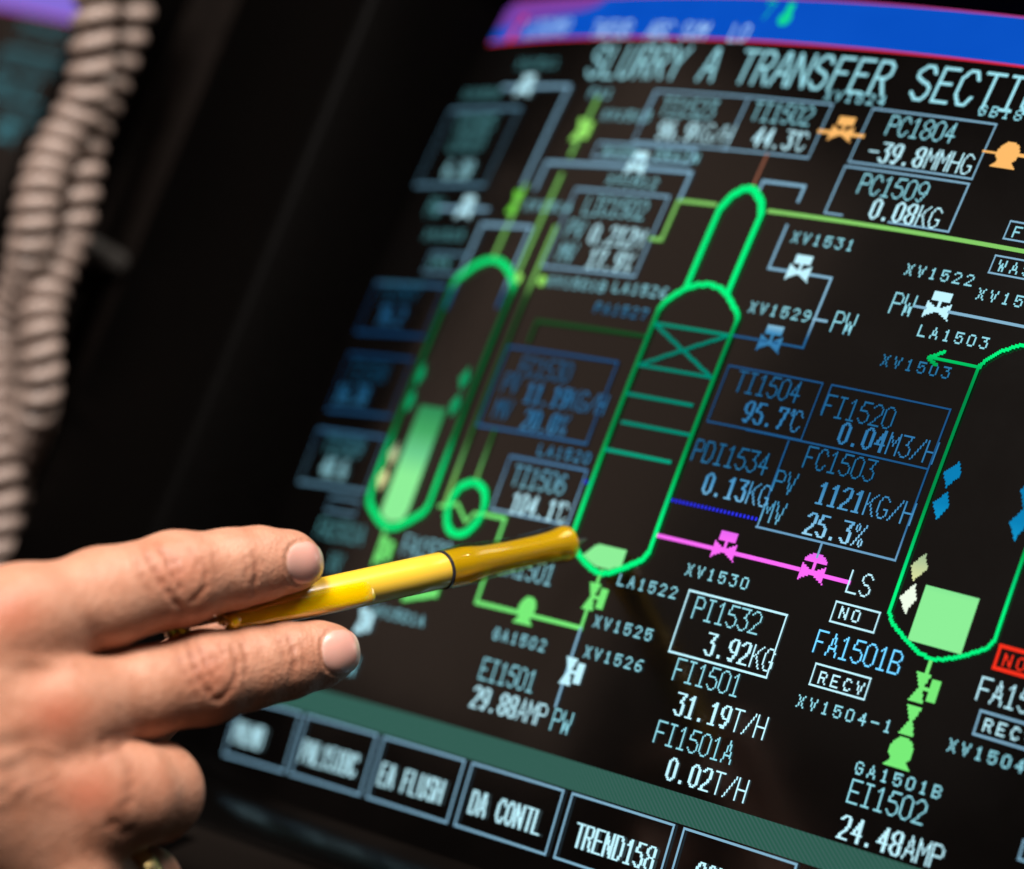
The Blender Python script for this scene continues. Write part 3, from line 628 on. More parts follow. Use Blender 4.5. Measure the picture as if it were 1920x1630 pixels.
# console front that both monitors sit in
def box(lo, hi): 
    v = [(x, y, z) for z in (lo[2], hi[2]) for y in (lo[1], hi[1]) for x in (lo[0], hi[0])]
    return v, [(0, 2, 3, 1), (4, 5, 7, 6), (0, 1, 5, 4), (1, 3, 7, 5), (3, 2, 6, 7), (2, 0, 4, 6)]
console = empty('console', MON, 'dark console front with a pillar between the two monitors', 'console')
def cbox(name, lo, hi, mat=None):
    v, f = box(lo, hi); o = mesh_obj(name, v, f, mat or panel_m, console)
    b = o.modifiers.new('bevel', 'BEVEL'); b.width = .003; b.segments = 3
    return o
cbox('pillar', (-.266, -.30, -.06), (-.220, .30, -.012))
cbox('top_panel', (-.72, .160, -.06), (.26, .30, -.022)); cbox('bottom_panel', (-.72, -.30, -.06), (.26, -.160, -.022))
cbox('trim_strip', (-.236, -.30, -.0119), (-.231, .30, -.0085), principled('trim_grey', (.025, .02, .018), .5))
hook = cbox('cord_hook', (-.2615, .012, -.0119), (-.2405, .019, .004), principled('hook_grey', (.06, .055, .05), .5))

# ------------------------------------------------------------------ coiled cords hanging between the monitors
def catmull(pts, n):
    pts = [Vector(p) for p in pts]; pts = [pts[0] * 2 - pts[1]] + pts + [pts[-1] * 2 - pts[-2]]; out = []
    for i in range(1, len(pts) - 2):
        p0, p1, p2, p3 = pts[i - 1:i + 3]
        for k in range(n):
            t = k / n; out.append(.5 * ((2 * p1) + (p2 - p0) * t + (2 * p0 - 5 * p1 + 4 * p2 - p3) * t * t + (3 * p1 - p0 - 3 * p2 + p3) * t ** 3))
    out.append(pts[-2]); return out
def tube_mesh(path, rad, seg=10):
    v, f = [], []; n = len(path); up = Vector((0, 0, 1))
    for i, p in enumerate(path):
        t = (path[min(i + 1, n - 1)] - path[max(i - 1, 0)]).normalized()
        up = (up - t * up.dot(t)).normalized(); s = t.cross(up); r = rad[i] if hasattr(rad, '__len__') else rad
        for k in range(seg):
            a = 2 * math.pi * k / seg; v.append(p + (up * math.cos(a) + s * math.sin(a)) * r)
    for i in range(n - 1):
        for k in range(seg): f.append((i * seg + k, i * seg + (k + 1) % seg, (i + 1) * seg + (k + 1) % seg, (i + 1) * seg + k))
    f += [tuple(range(seg))[::-1], tuple(range((n - 1) * seg, n * seg))]
    return v, f
cord_m = add_noise(principled('cord_vinyl', (.30, .225, .19), .38), 400, .12)
def coil(name, pts, r_coil, r_wire, pitches, label):
    path = catmull([P(*p) for p in pts], 40)
    cum = [0.0]
    for a, b in zip(path, path[1:]): cum.append(cum[-1] + (b - a).length)
    L = cum[-1]; out = []; ang = 0.0; s = 0.0; k = 0; up = (CAM.to_3x3() @ Vector((0, 0, 1)))
    while s < L:
        while cum[k + 1] < s: k += 1
        t = (s - cum[k]) / (cum[k + 1] - cum[k]); c = path[k].lerp(path[k + 1], t); tg = (path[k + 1] - path[k]).normalized()
        up = (up - tg * up.dot(tg)).normalized(); sd = tg.cross(up)
        out.append(c + (up * math.cos(ang) + sd * math.sin(ang)) * r_coil)
        x = s / L * (len(pitches) - 1); i = min(int(x), len(pitches) - 2); pit = pitches[i] + (pitches[i + 1] - pitches[i]) * (x - i)
        s += pit / 20; ang += 2 * math.pi / 20
    v, f = tube_mesh(out, r_wire, 10)
    o = mesh_obj(name, v, f, cord_m, None, smooth=True); tag(o, label, 'coiled cord', 'coiled cords between the monitors')
    return o
coil('coiled_cord', [(185, -160, .955), (183, -70, .955), (180, 0, .955), (176, 60, .955), (170, 130, .956), (155, 195, .958), (122, 250, .958), (88, 315, .955), (68, 385, .952), (58, 450, .953),
      (48, 520, .960), (30, 575, .968), (8, 620, .972), (-6, 690, .972), (-6, 760, .970), (0, 830, .966), (2, 900, .962), (0, 970, .962), (-10, 1060, .962), (-20, 1160, .962)],
     .0041, .0026, [.0072, .0072, .0070, .0056, .0050, .0050, .0056, .0062, .0066, .0066], 'pale coiled cord on the outer left, crossing in front of its twin near the top')
coil('coiled_cord', [(262, -160, .972), (258, -70, .972), (250, 0, .972), (235, 60, .972), (212, 130, .972), (186, 195, .970), (160, 265, .967), (150, 330, .965), (138, 400, .965), (122, 460, .966),
      (98, 520, .962), (78, 580, .958), (74, 640, .956), (76, 700, .957), (70, 755, .960), (52, 815, .968), (28, 870, .975), (14, 940, .978), (8, 1010, .978), (0, 1160, .978)],
     .0040, .0026, [.0072, .0072, .0070, .0066, .0060, .0056, .0060, .0064, .0068, .0068], 'pale coiled cord nearer the big screen, passing behind its twin near the top')

# ------------------------------------------------------------------ pen
TIP, TAIL = P(1063, 1018, .813), P(318, 1181, .737)
AX = (TIP - TAIL).normalized(); PL = (TIP - TAIL).length
zt, zh = .813, .737
def pen_s(px):      # metres back from the wide end for a column of the photograph
    t = (px - 1063) * zt / ((px - 1063) * zt - (px - 318) * zh); return t * PL
toc = (CAM.translation - TIP); toc = (toc - AX * toc.dot(AX)).normalized(); upv = toc.cross(AX)
if upv.dot(CAM.to_3x3() @ Vector((0, 1, 0))) < 0: upv = -upv
PM = Matrix.Translation(TIP) @ Matrix((( -AX.x, upv.x, toc.x, 0), (-AX.y, upv.y, toc.y, 0), (-AX.z, upv.z, toc.z, 0), (0, 0, 0, 1)))
pen = empty('pen', PM, 'yellow ball pen with amber see-through front, held between the fingers', 'pen')
def lathe(name, prof, mat, parent, seg=40, closed=False):
    v, f = [], []
    for x, r in prof:
        for k in range(seg): a = 2 * math.pi * k / seg; v.append((x / 1000, r / 1000 * math.sin(a), r / 1000 * math.cos(a)))
    n = len(prof)
    for i in range(n - 1 if not closed else n):
        j = (i + 1) % n
        for k in range(seg): f.append((i * seg + k, i * seg + (k + 1) % seg, j * seg + (k + 1) % seg, j * seg + k))
    if not closed: f += [tuple(range(seg))[::-1], tuple(range((n - 1) * seg, n * seg))]
    o = mesh_obj(name, v, f, mat, parent, smooth=True)
    me = o.data; import bmesh
    bm = bmesh.new(); bm.from_mesh(me); bmesh.ops.recalc_face_normals(bm, faces=bm.faces); bm.to_mesh(me); bm.free()
    try: me.set_sharp_from_angle(angle=math.radians(40))
    except Exception: pass
    return o
mm = lambda px: pen_s(px) * 1000
yel = principled('yellow_plastic', (.93, .58, .045), .25, Coat_Weight=.6, Coat_Roughness=.12)
amber = principled('amber_plastic', (.97, .66, .03), .05, IOR=1.49, Transmission_Weight=.85)
def see_through(name, tint, ior=1.5, rough=.05):
    m = bpy.data.materials.new(name); m.use_nodes = True; nt = m.node_tree; nt.nodes.clear(); L = nt.links.new
    o = nt.nodes.new('ShaderNodeOutputMaterial'); mx = nt.nodes.new('ShaderNodeMixShader'); t = nt.nodes.new('ShaderNodeBsdfTransparent'); g = nt.nodes.new('ShaderNodeBsdfGlossy'); f = nt.nodes.new('ShaderNodeFresnel')
    t.inputs[0].default_value = (*tint, 1); g.inputs['Roughness'].default_value = rough; f.inputs[0].default_value = ior
    ge = nt.nodes.new('ShaderNodeNewGeometry'); mu = nt.nodes.new('ShaderNodeMath'); mu.operation = 'SUBTRACT'; mu.use_clamp = True
    L(f.outputs[0], mu.inputs[0]); L(ge.outputs['Backfacing'], mu.inputs[1]); L(mu.outputs[0], mx.inputs[0]); L(t.outputs[0], mx.inputs[1]); L(g.outputs[0], mx.inputs[2]); L(mx.outputs[0], o.inputs[0]); return m
clear = see_through('clear_amber_shell', (.96, .90, .70))
clip_m = principled('clip_plastic', (1.0, .60, .0), .08, IOR=1.49, Transmission_Weight=.12, Coat_Weight=.8, Subsurface_Weight=.3, Subsurface_Scale=.002)
steel = principled('steel', (.55, .55, .58), .2, Metallic=1.0)
black = principled('black_band', (.02, .022, .03), .15)
grey_in = principled('inner_sleeve', (.80, .63, .015), .20, Coat_Weight=.7)
_n = grey_in.node_tree; _m = _n.nodes.new('ShaderNodeMixShader'); _t = _n.nodes.new('ShaderNodeBsdfTransparent'); _t.inputs[0].default_value = (.92, .76, .07, 1); _m.inputs[0].default_value = .56
_n.links.new(_t.outputs[0], _m.inputs[1]); _n.links.new(_n.nodes['Principled BSDF'].outputs[0], _m.inputs[2]); _n.links.new(_m.outputs[0], _n.nodes['Material Output'].inputs[0])
c0, c1 = mm(868), mm(829)
# grip: hollow flared shell
outer = [(0.0, 4.25), (.35, 4.45), (2.0, 4.5), (5.5, 4.35), (10, 4.12), (mm(950), 4.08), (mm(925), 4.2), (mm(895), 4.6), (mm(875), 4.88), (c0, 4.92), (c0 + 1.0, 4.82), (c1 - .35, 4.6)]
inner = [(c1 - .35, 4.3), (c0, 4.45), (mm(895), 4.2), (mm(950), 3.4), (10, 3.4), (3.2, 3.9), (1.2, 4.18), (0, 4.2)]
lathe('grip', outer + inner, clear, pen, closed=True)
lathe('inner_cone', [(-.1, 2.0), (-.15, 4.0), (.3, 4.15), (1.6, 4.1), (2.6, 3.75), (5, 3.45), (10, 3.25), (mm(950), 3.25), (mm(905), 3.6), (mm(885), 4.1), (c0, 4.35), (c1 - .5, 4.2)], grey_in, pen)
lathe('ink_tube', [(1.5, 1.25), (c1 - 1, 1.25)], principled('ink_tube_dark', (.20, .16, .05), .3), pen, 24)
lathe('pen_point', [(-6.2, .25), (-5.2, .55), (-2.4, 1.15), (-1.0, 1.5), (1.0, 1.5)], principled('dark_metal', (.10, .10, .11), .3, Metallic=1.0), pen)
lathe('band', [(c1 - .34, 4.38), (c1 - .25, 4.5), (c1 + .25, 4.5), (c1 + .34, 4.3)], black, pen)
lathe('barrel', [(c1 + .35, 4.1), (c1 + .7, 4.22), (mm(760), 4.22), (mm(640), 4.2), (mm(560), 4.1), (mm(500), 3.5), (mm(455), 2.6), (mm(420), 1.9), (mm(412), 1.4)], yel, pen)
lathe('rod', [(mm(413), .7), (mm(340), .7)], steel, pen, 20)
lathe('push_button', [(mm(347), 1.2), (mm(346), 2.0), (mm(339), 2.2), (mm(336), 1.7), (mm(326), 1.7), (mm(322), 2.1), (mm(316), 2.0), (mm(314), 1.3)], amber, pen, 28)
# clip: rounded tongue on the camera side of the barrel
def make_clip():
    xs = np.linspace(0, 1, 42); x0, x1 = mm(690), mm(408); v = []; f = []; seg = 20
    for t in xs:
        x = x0 + (x1 - x0) * t
        w = 2.75 * min(1, math.sqrt(max(0.0, 1 - (1 - min(t / .07, 1)) ** 2)) + .03) * (1 - .38 * max(0, t - .25) / .75)
        if t > .97: w *= .93
        th = .95 * min(1, .25 + t / .06)
        zc = 3.55 + .35 * t - 1.0 * max(0, t - .55) / .45 - .9 * max(0, (.08 - t) / .08)
        for k in range(seg):
            a = 2 * math.pi * k / seg; ca, sa = math.cos(a), math.sin(a)
            y = w * math.copysign(abs(ca) ** .6, ca); z = zc + th * math.copysign(abs(sa) ** .75, sa) - .05 * y * y
            v.append((x / 1000, (y - 1.1) / 1000, z / 1000))
    n = len(xs)
    for i in range(n - 1):
        for k in range(seg): f.append((i * seg + k, i * seg + (k + 1) % seg, (i + 1) * seg + (k + 1) % seg, (i + 1) * seg + k))
    f += [tuple(range(seg))[::-1], tuple(range((n - 1) * seg, n * seg))]
    o = mesh_obj('clip', v, [q[::-1] for q in f], clip_m, pen, smooth=True)
    b = []
    bx = mm(416)
    v, f = [], []
    for i in range(9):
        ph = math.pi * i / 8
        for k in range(14): a = 2 * math.pi * k / 14; v.append((bx / 1000 + .0016 * math.sin(ph) * math.cos(a), -.0011 + .0016 * math.sin(ph) * math.sin(a), .0042 + .0013 * math.cos(ph)))
    for i in range(8):
        for k in range(14): f.append((i * 14 + k, i * 14 + (k + 1) % 14, (i + 1) * 14 + (k + 1) % 14, (i + 1) * 14 + k))
    mesh_obj('clip_ball', v, [q[::-1] for q in f], clip_m, o, smooth=True)
make_clip()

# ------------------------------------------------------------------ hand: one smooth skin grown round a jointed skeleton
def C(px, py, d): return np.array([(px - 960) / KPX * d, -(py - 815) / KPX * d, -d]) * 1000       # mm in camera axes
def R(rpx, d): return rpx / KPX * d * 1000
def chain(pts): return [(C(x, y, d), R(r, d)) for x, y, r, d in pts]
index = chain([(40, 1166, 90, .712), (190, 1123, 94, .7255), (325, 1087, 86, .7375), (335, 1086, 85, .738), (430, 1068, 74, .7455), (485, 1058, 68, .750), (540, 1053, 55, .7545), (560, 1057, 46, .7565)])
middle = chain([(110, 1335, 90, .7125), (250, 1303, 87, .728), (375, 1272, 85, .740), (385, 1270, 84, .741), (465, 1254, 76, .7475), (535, 1240, 70, .753), (595, 1228, 60, .758), (622, 1223, 51, .760)])
ring_f = chain([(165, 1498, 94, .714), (235, 1492, 97, .721), (283, 1485, 95, .731), (270, 1492, 82, .748), (190, 1490, 74, .762), (150, 1480, 66, .768)])
little = chain([(110, 1672, 92, .710), (200, 1674, 78, .724), (272, 1654, 65, .7325), (252, 1672, 62, .747), (180, 1665, 58, .757)])
thumb = chain([(-120, 1340, 110, .728), (90, 1360, 98, .757), (250, 1335, 80, .776), (340, 1270, 70, .778), (425, 1190, 63, .775), (460, 1160, 52, .773)])
palm = [chain([(110, 1580, 90, .7125), (-330, 1470, 95, .670)]), chain([(75, 1420, 80, .7165), (-330, 1400, 95, .673)]), chain([(40, 1166, 90, .713), (-330, 1300, 95, .676)]), chain([(110, 1335, 88, .715), (-330, 1370, 98, .672)]), chain([(165, 1495, 90, .717), (-330, 1440, 98, .672)]),
        chain([(110, 1672, 94, .712), (-330, 1500, 95, .680)]), chain([(20, 1280, 110, .735), (-330, 1370, 120, .695)]), chain([(60, 1500, 110, .738), (-330, 1430, 120, .695)]),
        chain([(-330, 1390, 175, .685), (-640, 1430, 185, .655), (-760, 1450, 195, .645), (-1700, 1590, 250, .590)])]
knuckles = [(C(28, 1160, .709), R(78, .707)), (C(108, 1340, .7095), R(78, .7075)), (C(162, 1496, .711), R(78, .709))]
def rcone(p, a, b):
    (pa, ra), (pb, rb) = a, b
    ba = pb - pa; l2 = ba @ ba; rr = ra - rb; a2 = l2 - rr * rr; il2 = 1 / l2
    q = p - pa; y = q @ ba; z = y - l2; xx = q * l2 - y[:, None] * ba; x2 = np.einsum('ij,ij->i', xx, xx)
    y2 = y * y * l2; z2 = z * z * l2; k = np.sign(rr) * rr * rr * x2
    r1 = np.sqrt(x2 + z2) * il2 - rb; r2 = np.sqrt(x2 + y2) * il2 - ra
    r3 = (np.sqrt(x2 * a2 * il2) + y * rr) * il2 - ra
    return np.where(np.sign(z) * a2 * z2 > k, r1, np.where(np.sign(y) * a2 * y2 < k, r2, r3))
def smin(a, b, k):
    h = np.maximum(k - np.abs(a - b), 0) / k; return np.minimum(a, b) - h * h * h * k / 6
def chain_sdf(p, ch, k):
    d = None
    for a, b in zip(ch, ch[1:]):
        e = rcone(p, a, b); d = e if d is None else smin(d, e, k)
    return d
def hand_sdf(p):
    body = None
    for ch in palm:
        e = chain_sdf(p, ch, 3); body = e if body is None else smin(body, e, 13)
    for c, r in knuckles: body = smin(body, np.linalg.norm(p - c, axis=1) - r, 12)
    out = None
    for ch, k, kb in ((index, 3.5, 9), (middle, 3.5, 9), (ring_f, 4.0, 10), (little, 3.5, 9), (thumb, 4, 9)):
        e = smin(body, chain_sdf(p, ch, k), kb); out = e if out is None else smin(out, e, .8)
    return out
def skin_mesh(h=.5, block=8):
    allp = [q for ch in [index, middle, ring_f, little, thumb] + palm for q in ch]
    lo = np.min([c - r for c, r in allp], axis=0) - 4; hi = np.max([c + r for c, r in allp], axis=0) + 4
    nb = np.ceil((hi - lo) / (h * block)).astype(int)
    g = np.stack(np.meshgrid(*[np.arange(n) for n in nb], indexing='ij'), -1).reshape(-1, 3)
    cen = lo + (g + .5) * h * block
    near = g[np.abs(hand_sdf(cen)) < h * block * 1.1 + 1.0]
    N = nb * block + 1; F = np.full(N, 9.0, np.float32)
    # sign of far blocks does not matter: only cells with all corners evaluated are used
    done = np.zeros(N, bool)
    loc = np.stack(np.meshgrid(*[np.arange(block + 1)] * 3, indexing='ij'), -1).reshape(-1, 3)
    idx = (near[:, None, :] * block + loc[None]).reshape(-1, 3)
    flat = np.unique(np.ravel_multi_index(idx.T, N)); ijk = np.stack(np.unravel_index(flat, N), -1)
    val = np.concatenate([hand_sdf(lo + c * h) for c in np.array_split(ijk, max(1, len(ijk) // 300000))])
    F.ravel()[flat] = val; done.ravel()[flat] = True
    # surface nets
    c0 = (near[:, None, :] * block + np.stack(np.meshgrid(*[np.arange(block)] * 3, indexing='ij'), -1).reshape(1, -1, 3)).reshape(-1, 3)
    offs = np.array([(i, j, k) for i in (0, 1) for j in (0, 1) for k in (0, 1)])
    cv = np.stack([F[tuple((c0 + o).T)] for o in offs], 1)
    act = (cv.min(1) < 0) & (cv.max(1) >= 0); c0 = c0[act]; cv = cv[act]
    acc = np.zeros((len(c0), 3)); cnt = np.zeros(len(c0))
    for a in range(8):
        for b in range(a + 1, 8):
            if np.abs(offs[a] - offs[b]).sum() != 1: continue
            m = (cv[:, a] < 0) != (cv[:, b] < 0); t = np.where(m, cv[:, a] / np.where(m, cv[:, a] - cv[:, b], 1), 0)
            acc += np.where(m[:, None], offs[a] + (offs[b] - offs[a]) * t[:, None], 0); cnt += m
    V = lo + (c0 + acc / cnt[:, None]) * h
    ids = np.full(N, -1, np.int64); ids[tuple(c0.T)] = np.arange(len(c0))
    quads = []
    for ax in range(3):
        e = np.zeros(3, int); e[ax] = 1; u = np.zeros(3, int); u[(ax + 1) % 3] = 1; w = np.zeros(3, int); w[(ax + 2) % 3] = 1
        p0 = c0; ok = (p0[:, (ax + 1) % 3] > 0) & (p0[:, (ax + 2) % 3] > 0); p0 = p0[ok]
        f0 = F[tuple(p0.T)]; f1 = F[tuple((p0 + e).T)]; m = (f0 < 0) != (f1 < 0); p0 = p0[m]; s = f0[m] < 0
        q = np.stack([ids[tuple((p0 - u - w).T)], ids[tuple((p0 - w).T)], ids[tuple(p0.T)], ids[tuple((p0 - u).T)]], 1)
        q[~s] = q[~s][:, ::-1]; quads.append(q[(q >= 0).all(1)])
    Q = np.concatenate(quads)
    def grad(p, e=.15): return np.stack([hand_sdf(p + e * np.eye(3)[k]) - hand_sdf(p - e * np.eye(3)[k]) for k in range(3)], 1)
    for _ in range(2):
        G = grad(V); G /= np.linalg.norm(G, axis=1)[:, None] + 1e-9; V = V - G * hand_sdf(V)[:, None]
    return V, Q, G
HV, HQ, HN = skin_mesh()
# image-plane mm of every skin vertex, for laying out creases on the back of the hand
def seg_dist(px, line):
    best = np.full(len(px), 1e9); line = np.array(line, float)
    fine = []
    for i in range(len(line) - 1):
        fine += [line[i] + (line[i + 1] - line[i]) * t for t in (0, .25, .5, .75)]
    fine.append(line[-1]); L = np.array(fine)
    tt = np.zeros(len(px))
    for i in range(len(L) - 1):
        a, b = L[i], L[i + 1]; ab = b - a; t = np.clip(((px - a) @ ab) / (ab @ ab), 0, 1); dd = np.linalg.norm(px - a - t[:, None] * ab, axis=1)
        m = dd < best; best[m] = dd[m]; tt[m] = (i + t[m]) / (len(L) - 1)
    return best, tt
HPX = np.stack([HV[:, 0] / -HV[:, 2] * KPX + 960, -HV[:, 1] / -HV[:, 2] * KPX + 815], 1)
view = -HV / np.linalg.norm(HV, axis=1)[:, None]; facing = np.clip(np.einsum('ij,ij->i', HN, view) * 2, 0, 1)
disp = np.zeros(len(HV)); red = np.zeros(len(HV)); dark = np.zeros(len(HV))
z = lambda *p: [(x * 700 / 1703, 960 + y * 700 / 1703) for x, y in p]
CREASES = [  # (points, width px, depth mm)
    (z((640, 130), (690, 235), (745, 330), (815, 430), (850, 465)), 7, .42), (z((700, 125), (755, 200), (790, 290), (850, 395)), 6, .36), (z((760, 170), (800, 240), (830, 300)), 8, .30),
    (z((905, 200), (940, 270), (940, 335), (900, 395), (845, 430)), 6, .36), (z((860, 160), (900, 230), (900, 300)), 6, .2), (z((610, 170), (650, 290), (700, 400)), 8, .22),
    (z((1150, 170), (1168, 240), (1165, 320), (1150, 390)), 6, .42), (z((1115, 190), (1130, 260), (1122, 340)), 6, .20), (z((1190, 190), (1205, 260)), 6, .14), (z((970, 170), (985, 260), (975, 360)), 9, .16),
    (z((845, 570), (870, 640), (900, 730), (955, 830), (985, 865)), 7, .42), (z((890, 570), (920, 640), (950, 720), (1000, 800)), 6, .34), (z((950, 630), (985, 690), (1010, 730)), 8, .28),
    (z((1050, 590), (1082, 690), (1070, 780), (1010, 850), (970, 870)), 6, .36), (z((1100, 580), (1125, 680), (1115, 770)), 6, .26), (z((800, 590), (830, 690), (880, 800), (910, 900)), 8, .22), (z((1000, 590), (1030, 660)), 6, .2),
    (z((1305, 540), (1335, 620), (1345, 700), (1335, 760)), 6, .45), (z((1270, 560), (1295, 640), (1300, 720)), 6, .2), (z((1365, 560), (1385, 640), (1385, 720)), 7, .2), (z((1185, 580), (1200, 700)), 8, .12),
    (z((560, 1080), (600, 1200), (590, 1320), (540, 1400)), 10, .25), (z((430, 1110), (520, 1100), (590, 1085)), 12, .25), (z((480, 640), (430, 560), (400, 470)), 14, .22),
    (z((600, 1490), (560, 1440), (470, 1410)), 14, .35), (z((0, 1250), (150, 1240), (300, 1260)), 26, .3), (z((590, 1050), (520, 1040), (440, 1060)), 16, .35)]
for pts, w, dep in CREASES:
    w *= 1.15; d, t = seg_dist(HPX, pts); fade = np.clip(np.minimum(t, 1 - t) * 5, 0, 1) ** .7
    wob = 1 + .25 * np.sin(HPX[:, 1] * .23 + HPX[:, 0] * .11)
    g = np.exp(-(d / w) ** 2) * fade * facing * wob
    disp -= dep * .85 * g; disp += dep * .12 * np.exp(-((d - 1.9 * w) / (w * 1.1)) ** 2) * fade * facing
    dark = np.maximum(dark, g * min(1, dep / .42))  # crease shade to be painted into the skin colour, stronger where deeper
def blob(cx, cy, rx, ry, arr, a):
    arr += a * np.exp(-((HPX[:, 0] - cx) / rx) ** 2 - ((HPX[:, 1] - cy) / ry) ** 2) * facing
for cx, cy, rx, ry, a in ((335, 1070, 48, 48, .5), (395, 1262, 48, 45, .5), (108, 1345, 60, 45, .9), (165, 1490, 60, 45, .9), (20, 1150, 60, 50, .7), (300, 1480, 50, 60, .2), (575, 1050, 60, 50, .3), (640, 1225, 60, 50, .3)): blob(cx, cy, rx, ry, red, a)
for cx, cy, rx, ry, a in ((343, 1075, 24, 20, .12), (402, 1262, 24, 20, .12), (60, 1240, 120, 16, .3), (-20, 1420, 140, 18, .3), (60, 1420, 40, 26, -.5), (130, 1420, 40, 22, -.6), (60, 1250, 50, 30, -.2)): blob(cx, cy, rx, ry, disp, a)
for ln, w, a in (([(60, 1240), (-40, 1290), (-160, 1320)], 20, .35), ([(90, 1350), (-20, 1375), (-160, 1380)], 24, .45), ([(140, 1495), (30, 1478), (-160, 1440)], 24, .45), ([(150, 1420), (60, 1400), (-30, 1440)], 11, .22), ([(60, 1440), (20, 1500), (-60, 1530)], 11, .25), ([(30, 1230), (110, 1250), (170, 1290)], 12, .18)):
    d, t = seg_dist(HPX, ln); disp += a * np.exp(-(d / w) ** 2) * facing * np.clip(t * 4, 0, 1)
# nail beds: outline groove
NAILS = [((572, 1056), (36, 42), -.10), ((639, 1222), (37, 44), -.12)]
def nail_rs(px, n):
    (cx, cy), (a, b), sl = n; th = sl; dx = px[..., 0] - cx; dy = px[..., 1] - cy
    s = (dx * math.cos(th) + dy * math.sin(th)); t = (-dx * math.sin(th) + dy * math.cos(th))
    return s / a, t / b
for n in NAILS:
    s, t = nail_rs(HPX, n); r = (np.abs(s) ** 2.3 + np.abs(t) ** 2.3) ** (1 / 2.3)
    edge = np.exp(-((r - 1.02) / .07) ** 2) * np.clip((.75 - s) * 3, 0, 1)
    disp -= .16 * edge * facing; disp += .14 * np.exp(-((r - 1.2) / .11) ** 2) * np.clip((.5 - s) * 3, 0, 1) * facing
HV2 = HV + HN * disp[:, None]
W2 = np.array(CAM); HW = (HV2 / 1000) @ W2[:3, :3].T + W2[:3, 3]
def skin_material():
    m = principled('skin', (.50, .235, .15), .43, Subsurface_Weight=.09, Subsurface_Scale=.0035, Specular_IOR_Level=.42)
    nt = m.node_tree; b = nt.nodes['Principled BSDF']; b.inputs['Subsurface Radius'].default_value = (1.0, .35, .18)
    L = nt.links.new
    at = nt.nodes.new('ShaderNodeAttribute'); at.attribute_name = 'skin_flush_shade'; sp = nt.nodes.new('ShaderNodeSeparateColor'); L(at.outputs['Color'], sp.inputs[0])
    tc = nt.nodes.new('ShaderNodeTexCoord')
    n1 = nt.nodes.new('ShaderNodeTexNoise'); n1.inputs['Scale'].default_value = 130; n1.inputs['Detail'].default_value = 6; L(tc.outputs['Object'], n1.inputs['Vector'])
    r1 = nt.nodes.new('ShaderNodeValToRGB'); n1.inputs['Roughness'].default_value = .62; r1.color_ramp.elements[0].position = .32; r1.color_ramp.elements[1].position = .7
    r1.color_ramp.elements[0].color = (.45, .195, .115, 1); r1.color_ramp.elements[1].color = (.57, .29, .19, 1); L(n1.outputs['Fac'], r1.inputs['Fac'])
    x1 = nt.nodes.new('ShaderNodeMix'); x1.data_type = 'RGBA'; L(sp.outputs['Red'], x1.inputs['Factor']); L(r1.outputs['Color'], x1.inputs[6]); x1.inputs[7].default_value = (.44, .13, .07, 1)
    x2 = nt.nodes.new('ShaderNodeMix'); x2.data_type = 'RGBA'; L(sp.outputs['Green'], x2.inputs['Factor']); L(x1.outputs[2], x2.inputs[6]); x2.inputs[7].default_value = (.26, .085, .045, 1)  # blends the painted crease shade over the skin
    L(x2.outputs[2], b.inputs['Base Color'])
    v1 = nt.nodes.new('ShaderNodeTexVoronoi'); v1.inputs['Scale'].default_value = 1300; L(tc.outputs['Object'], v1.inputs['Vector'])
    n2 = nt.nodes.new('ShaderNodeTexNoise'); n2.inputs['Scale'].default_value = 420; n2.inputs['Detail'].default_value = 4; L(tc.outputs['Object'], n2.inputs['Vector'])
    ad = nt.nodes.new('ShaderNodeMath'); ad.operation = 'MULTIPLY_ADD'; L(n2.outputs['Fac'], ad.inputs[0]); ad.inputs[1].default_value = 1.3; L(v1.outputs['Distance'], ad.inputs[2])
    ly = nt.nodes.new('ShaderNodeAttribute'); ly.attribute_name = 'skin_lay'; n3 = nt.nodes.new('ShaderNodeTexNoise'); n3.inputs['Scale'].default_value = 1.0; n3.inputs['Detail'].default_value = 4; L(ly.outputs['Vector'], n3.inputs['Vector'])
    ad2 = nt.nodes.new('ShaderNodeMath'); ad2.operation = 'MULTIPLY_ADD'; L(n3.outputs['Fac'], ad2.inputs[0]); ad2.inputs[1].default_value = 1.9; L(ad.outputs[0], ad2.inputs[2])
    bp = nt.nodes.new('ShaderNodeBump'); bp.inputs['Strength'].default_value = .5; bp.inputs['Distance'].default_value = .00024; L(ad2.outputs[0], bp.inputs['Height']); L(bp.outputs['Normal'], b.inputs['Normal'])
    return m
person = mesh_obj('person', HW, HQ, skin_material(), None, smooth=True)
a = person.data.color_attributes.new('skin_flush_shade', 'FLOAT_COLOR', 'POINT')
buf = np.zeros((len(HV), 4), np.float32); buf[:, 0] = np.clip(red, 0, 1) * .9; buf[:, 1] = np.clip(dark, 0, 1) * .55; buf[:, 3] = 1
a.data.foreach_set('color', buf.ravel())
lay = person.data.attributes.new('skin_lay', 'FLOAT_VECTOR', 'POINT'); q = HPX / 8.7
lay.data.foreach_set('vector', np.stack([(q[:, 0] * .98 - q[:, 1] * .2) * 1.5, (q[:, 1] * .98 + q[:, 0] * .2) * .42, HV[:, 2] * .5], 1).astype(np.float32).ravel())
tag(person, 'bare hand reaching in with two fingers stretched along the yellow pen, the others curled', 'person')
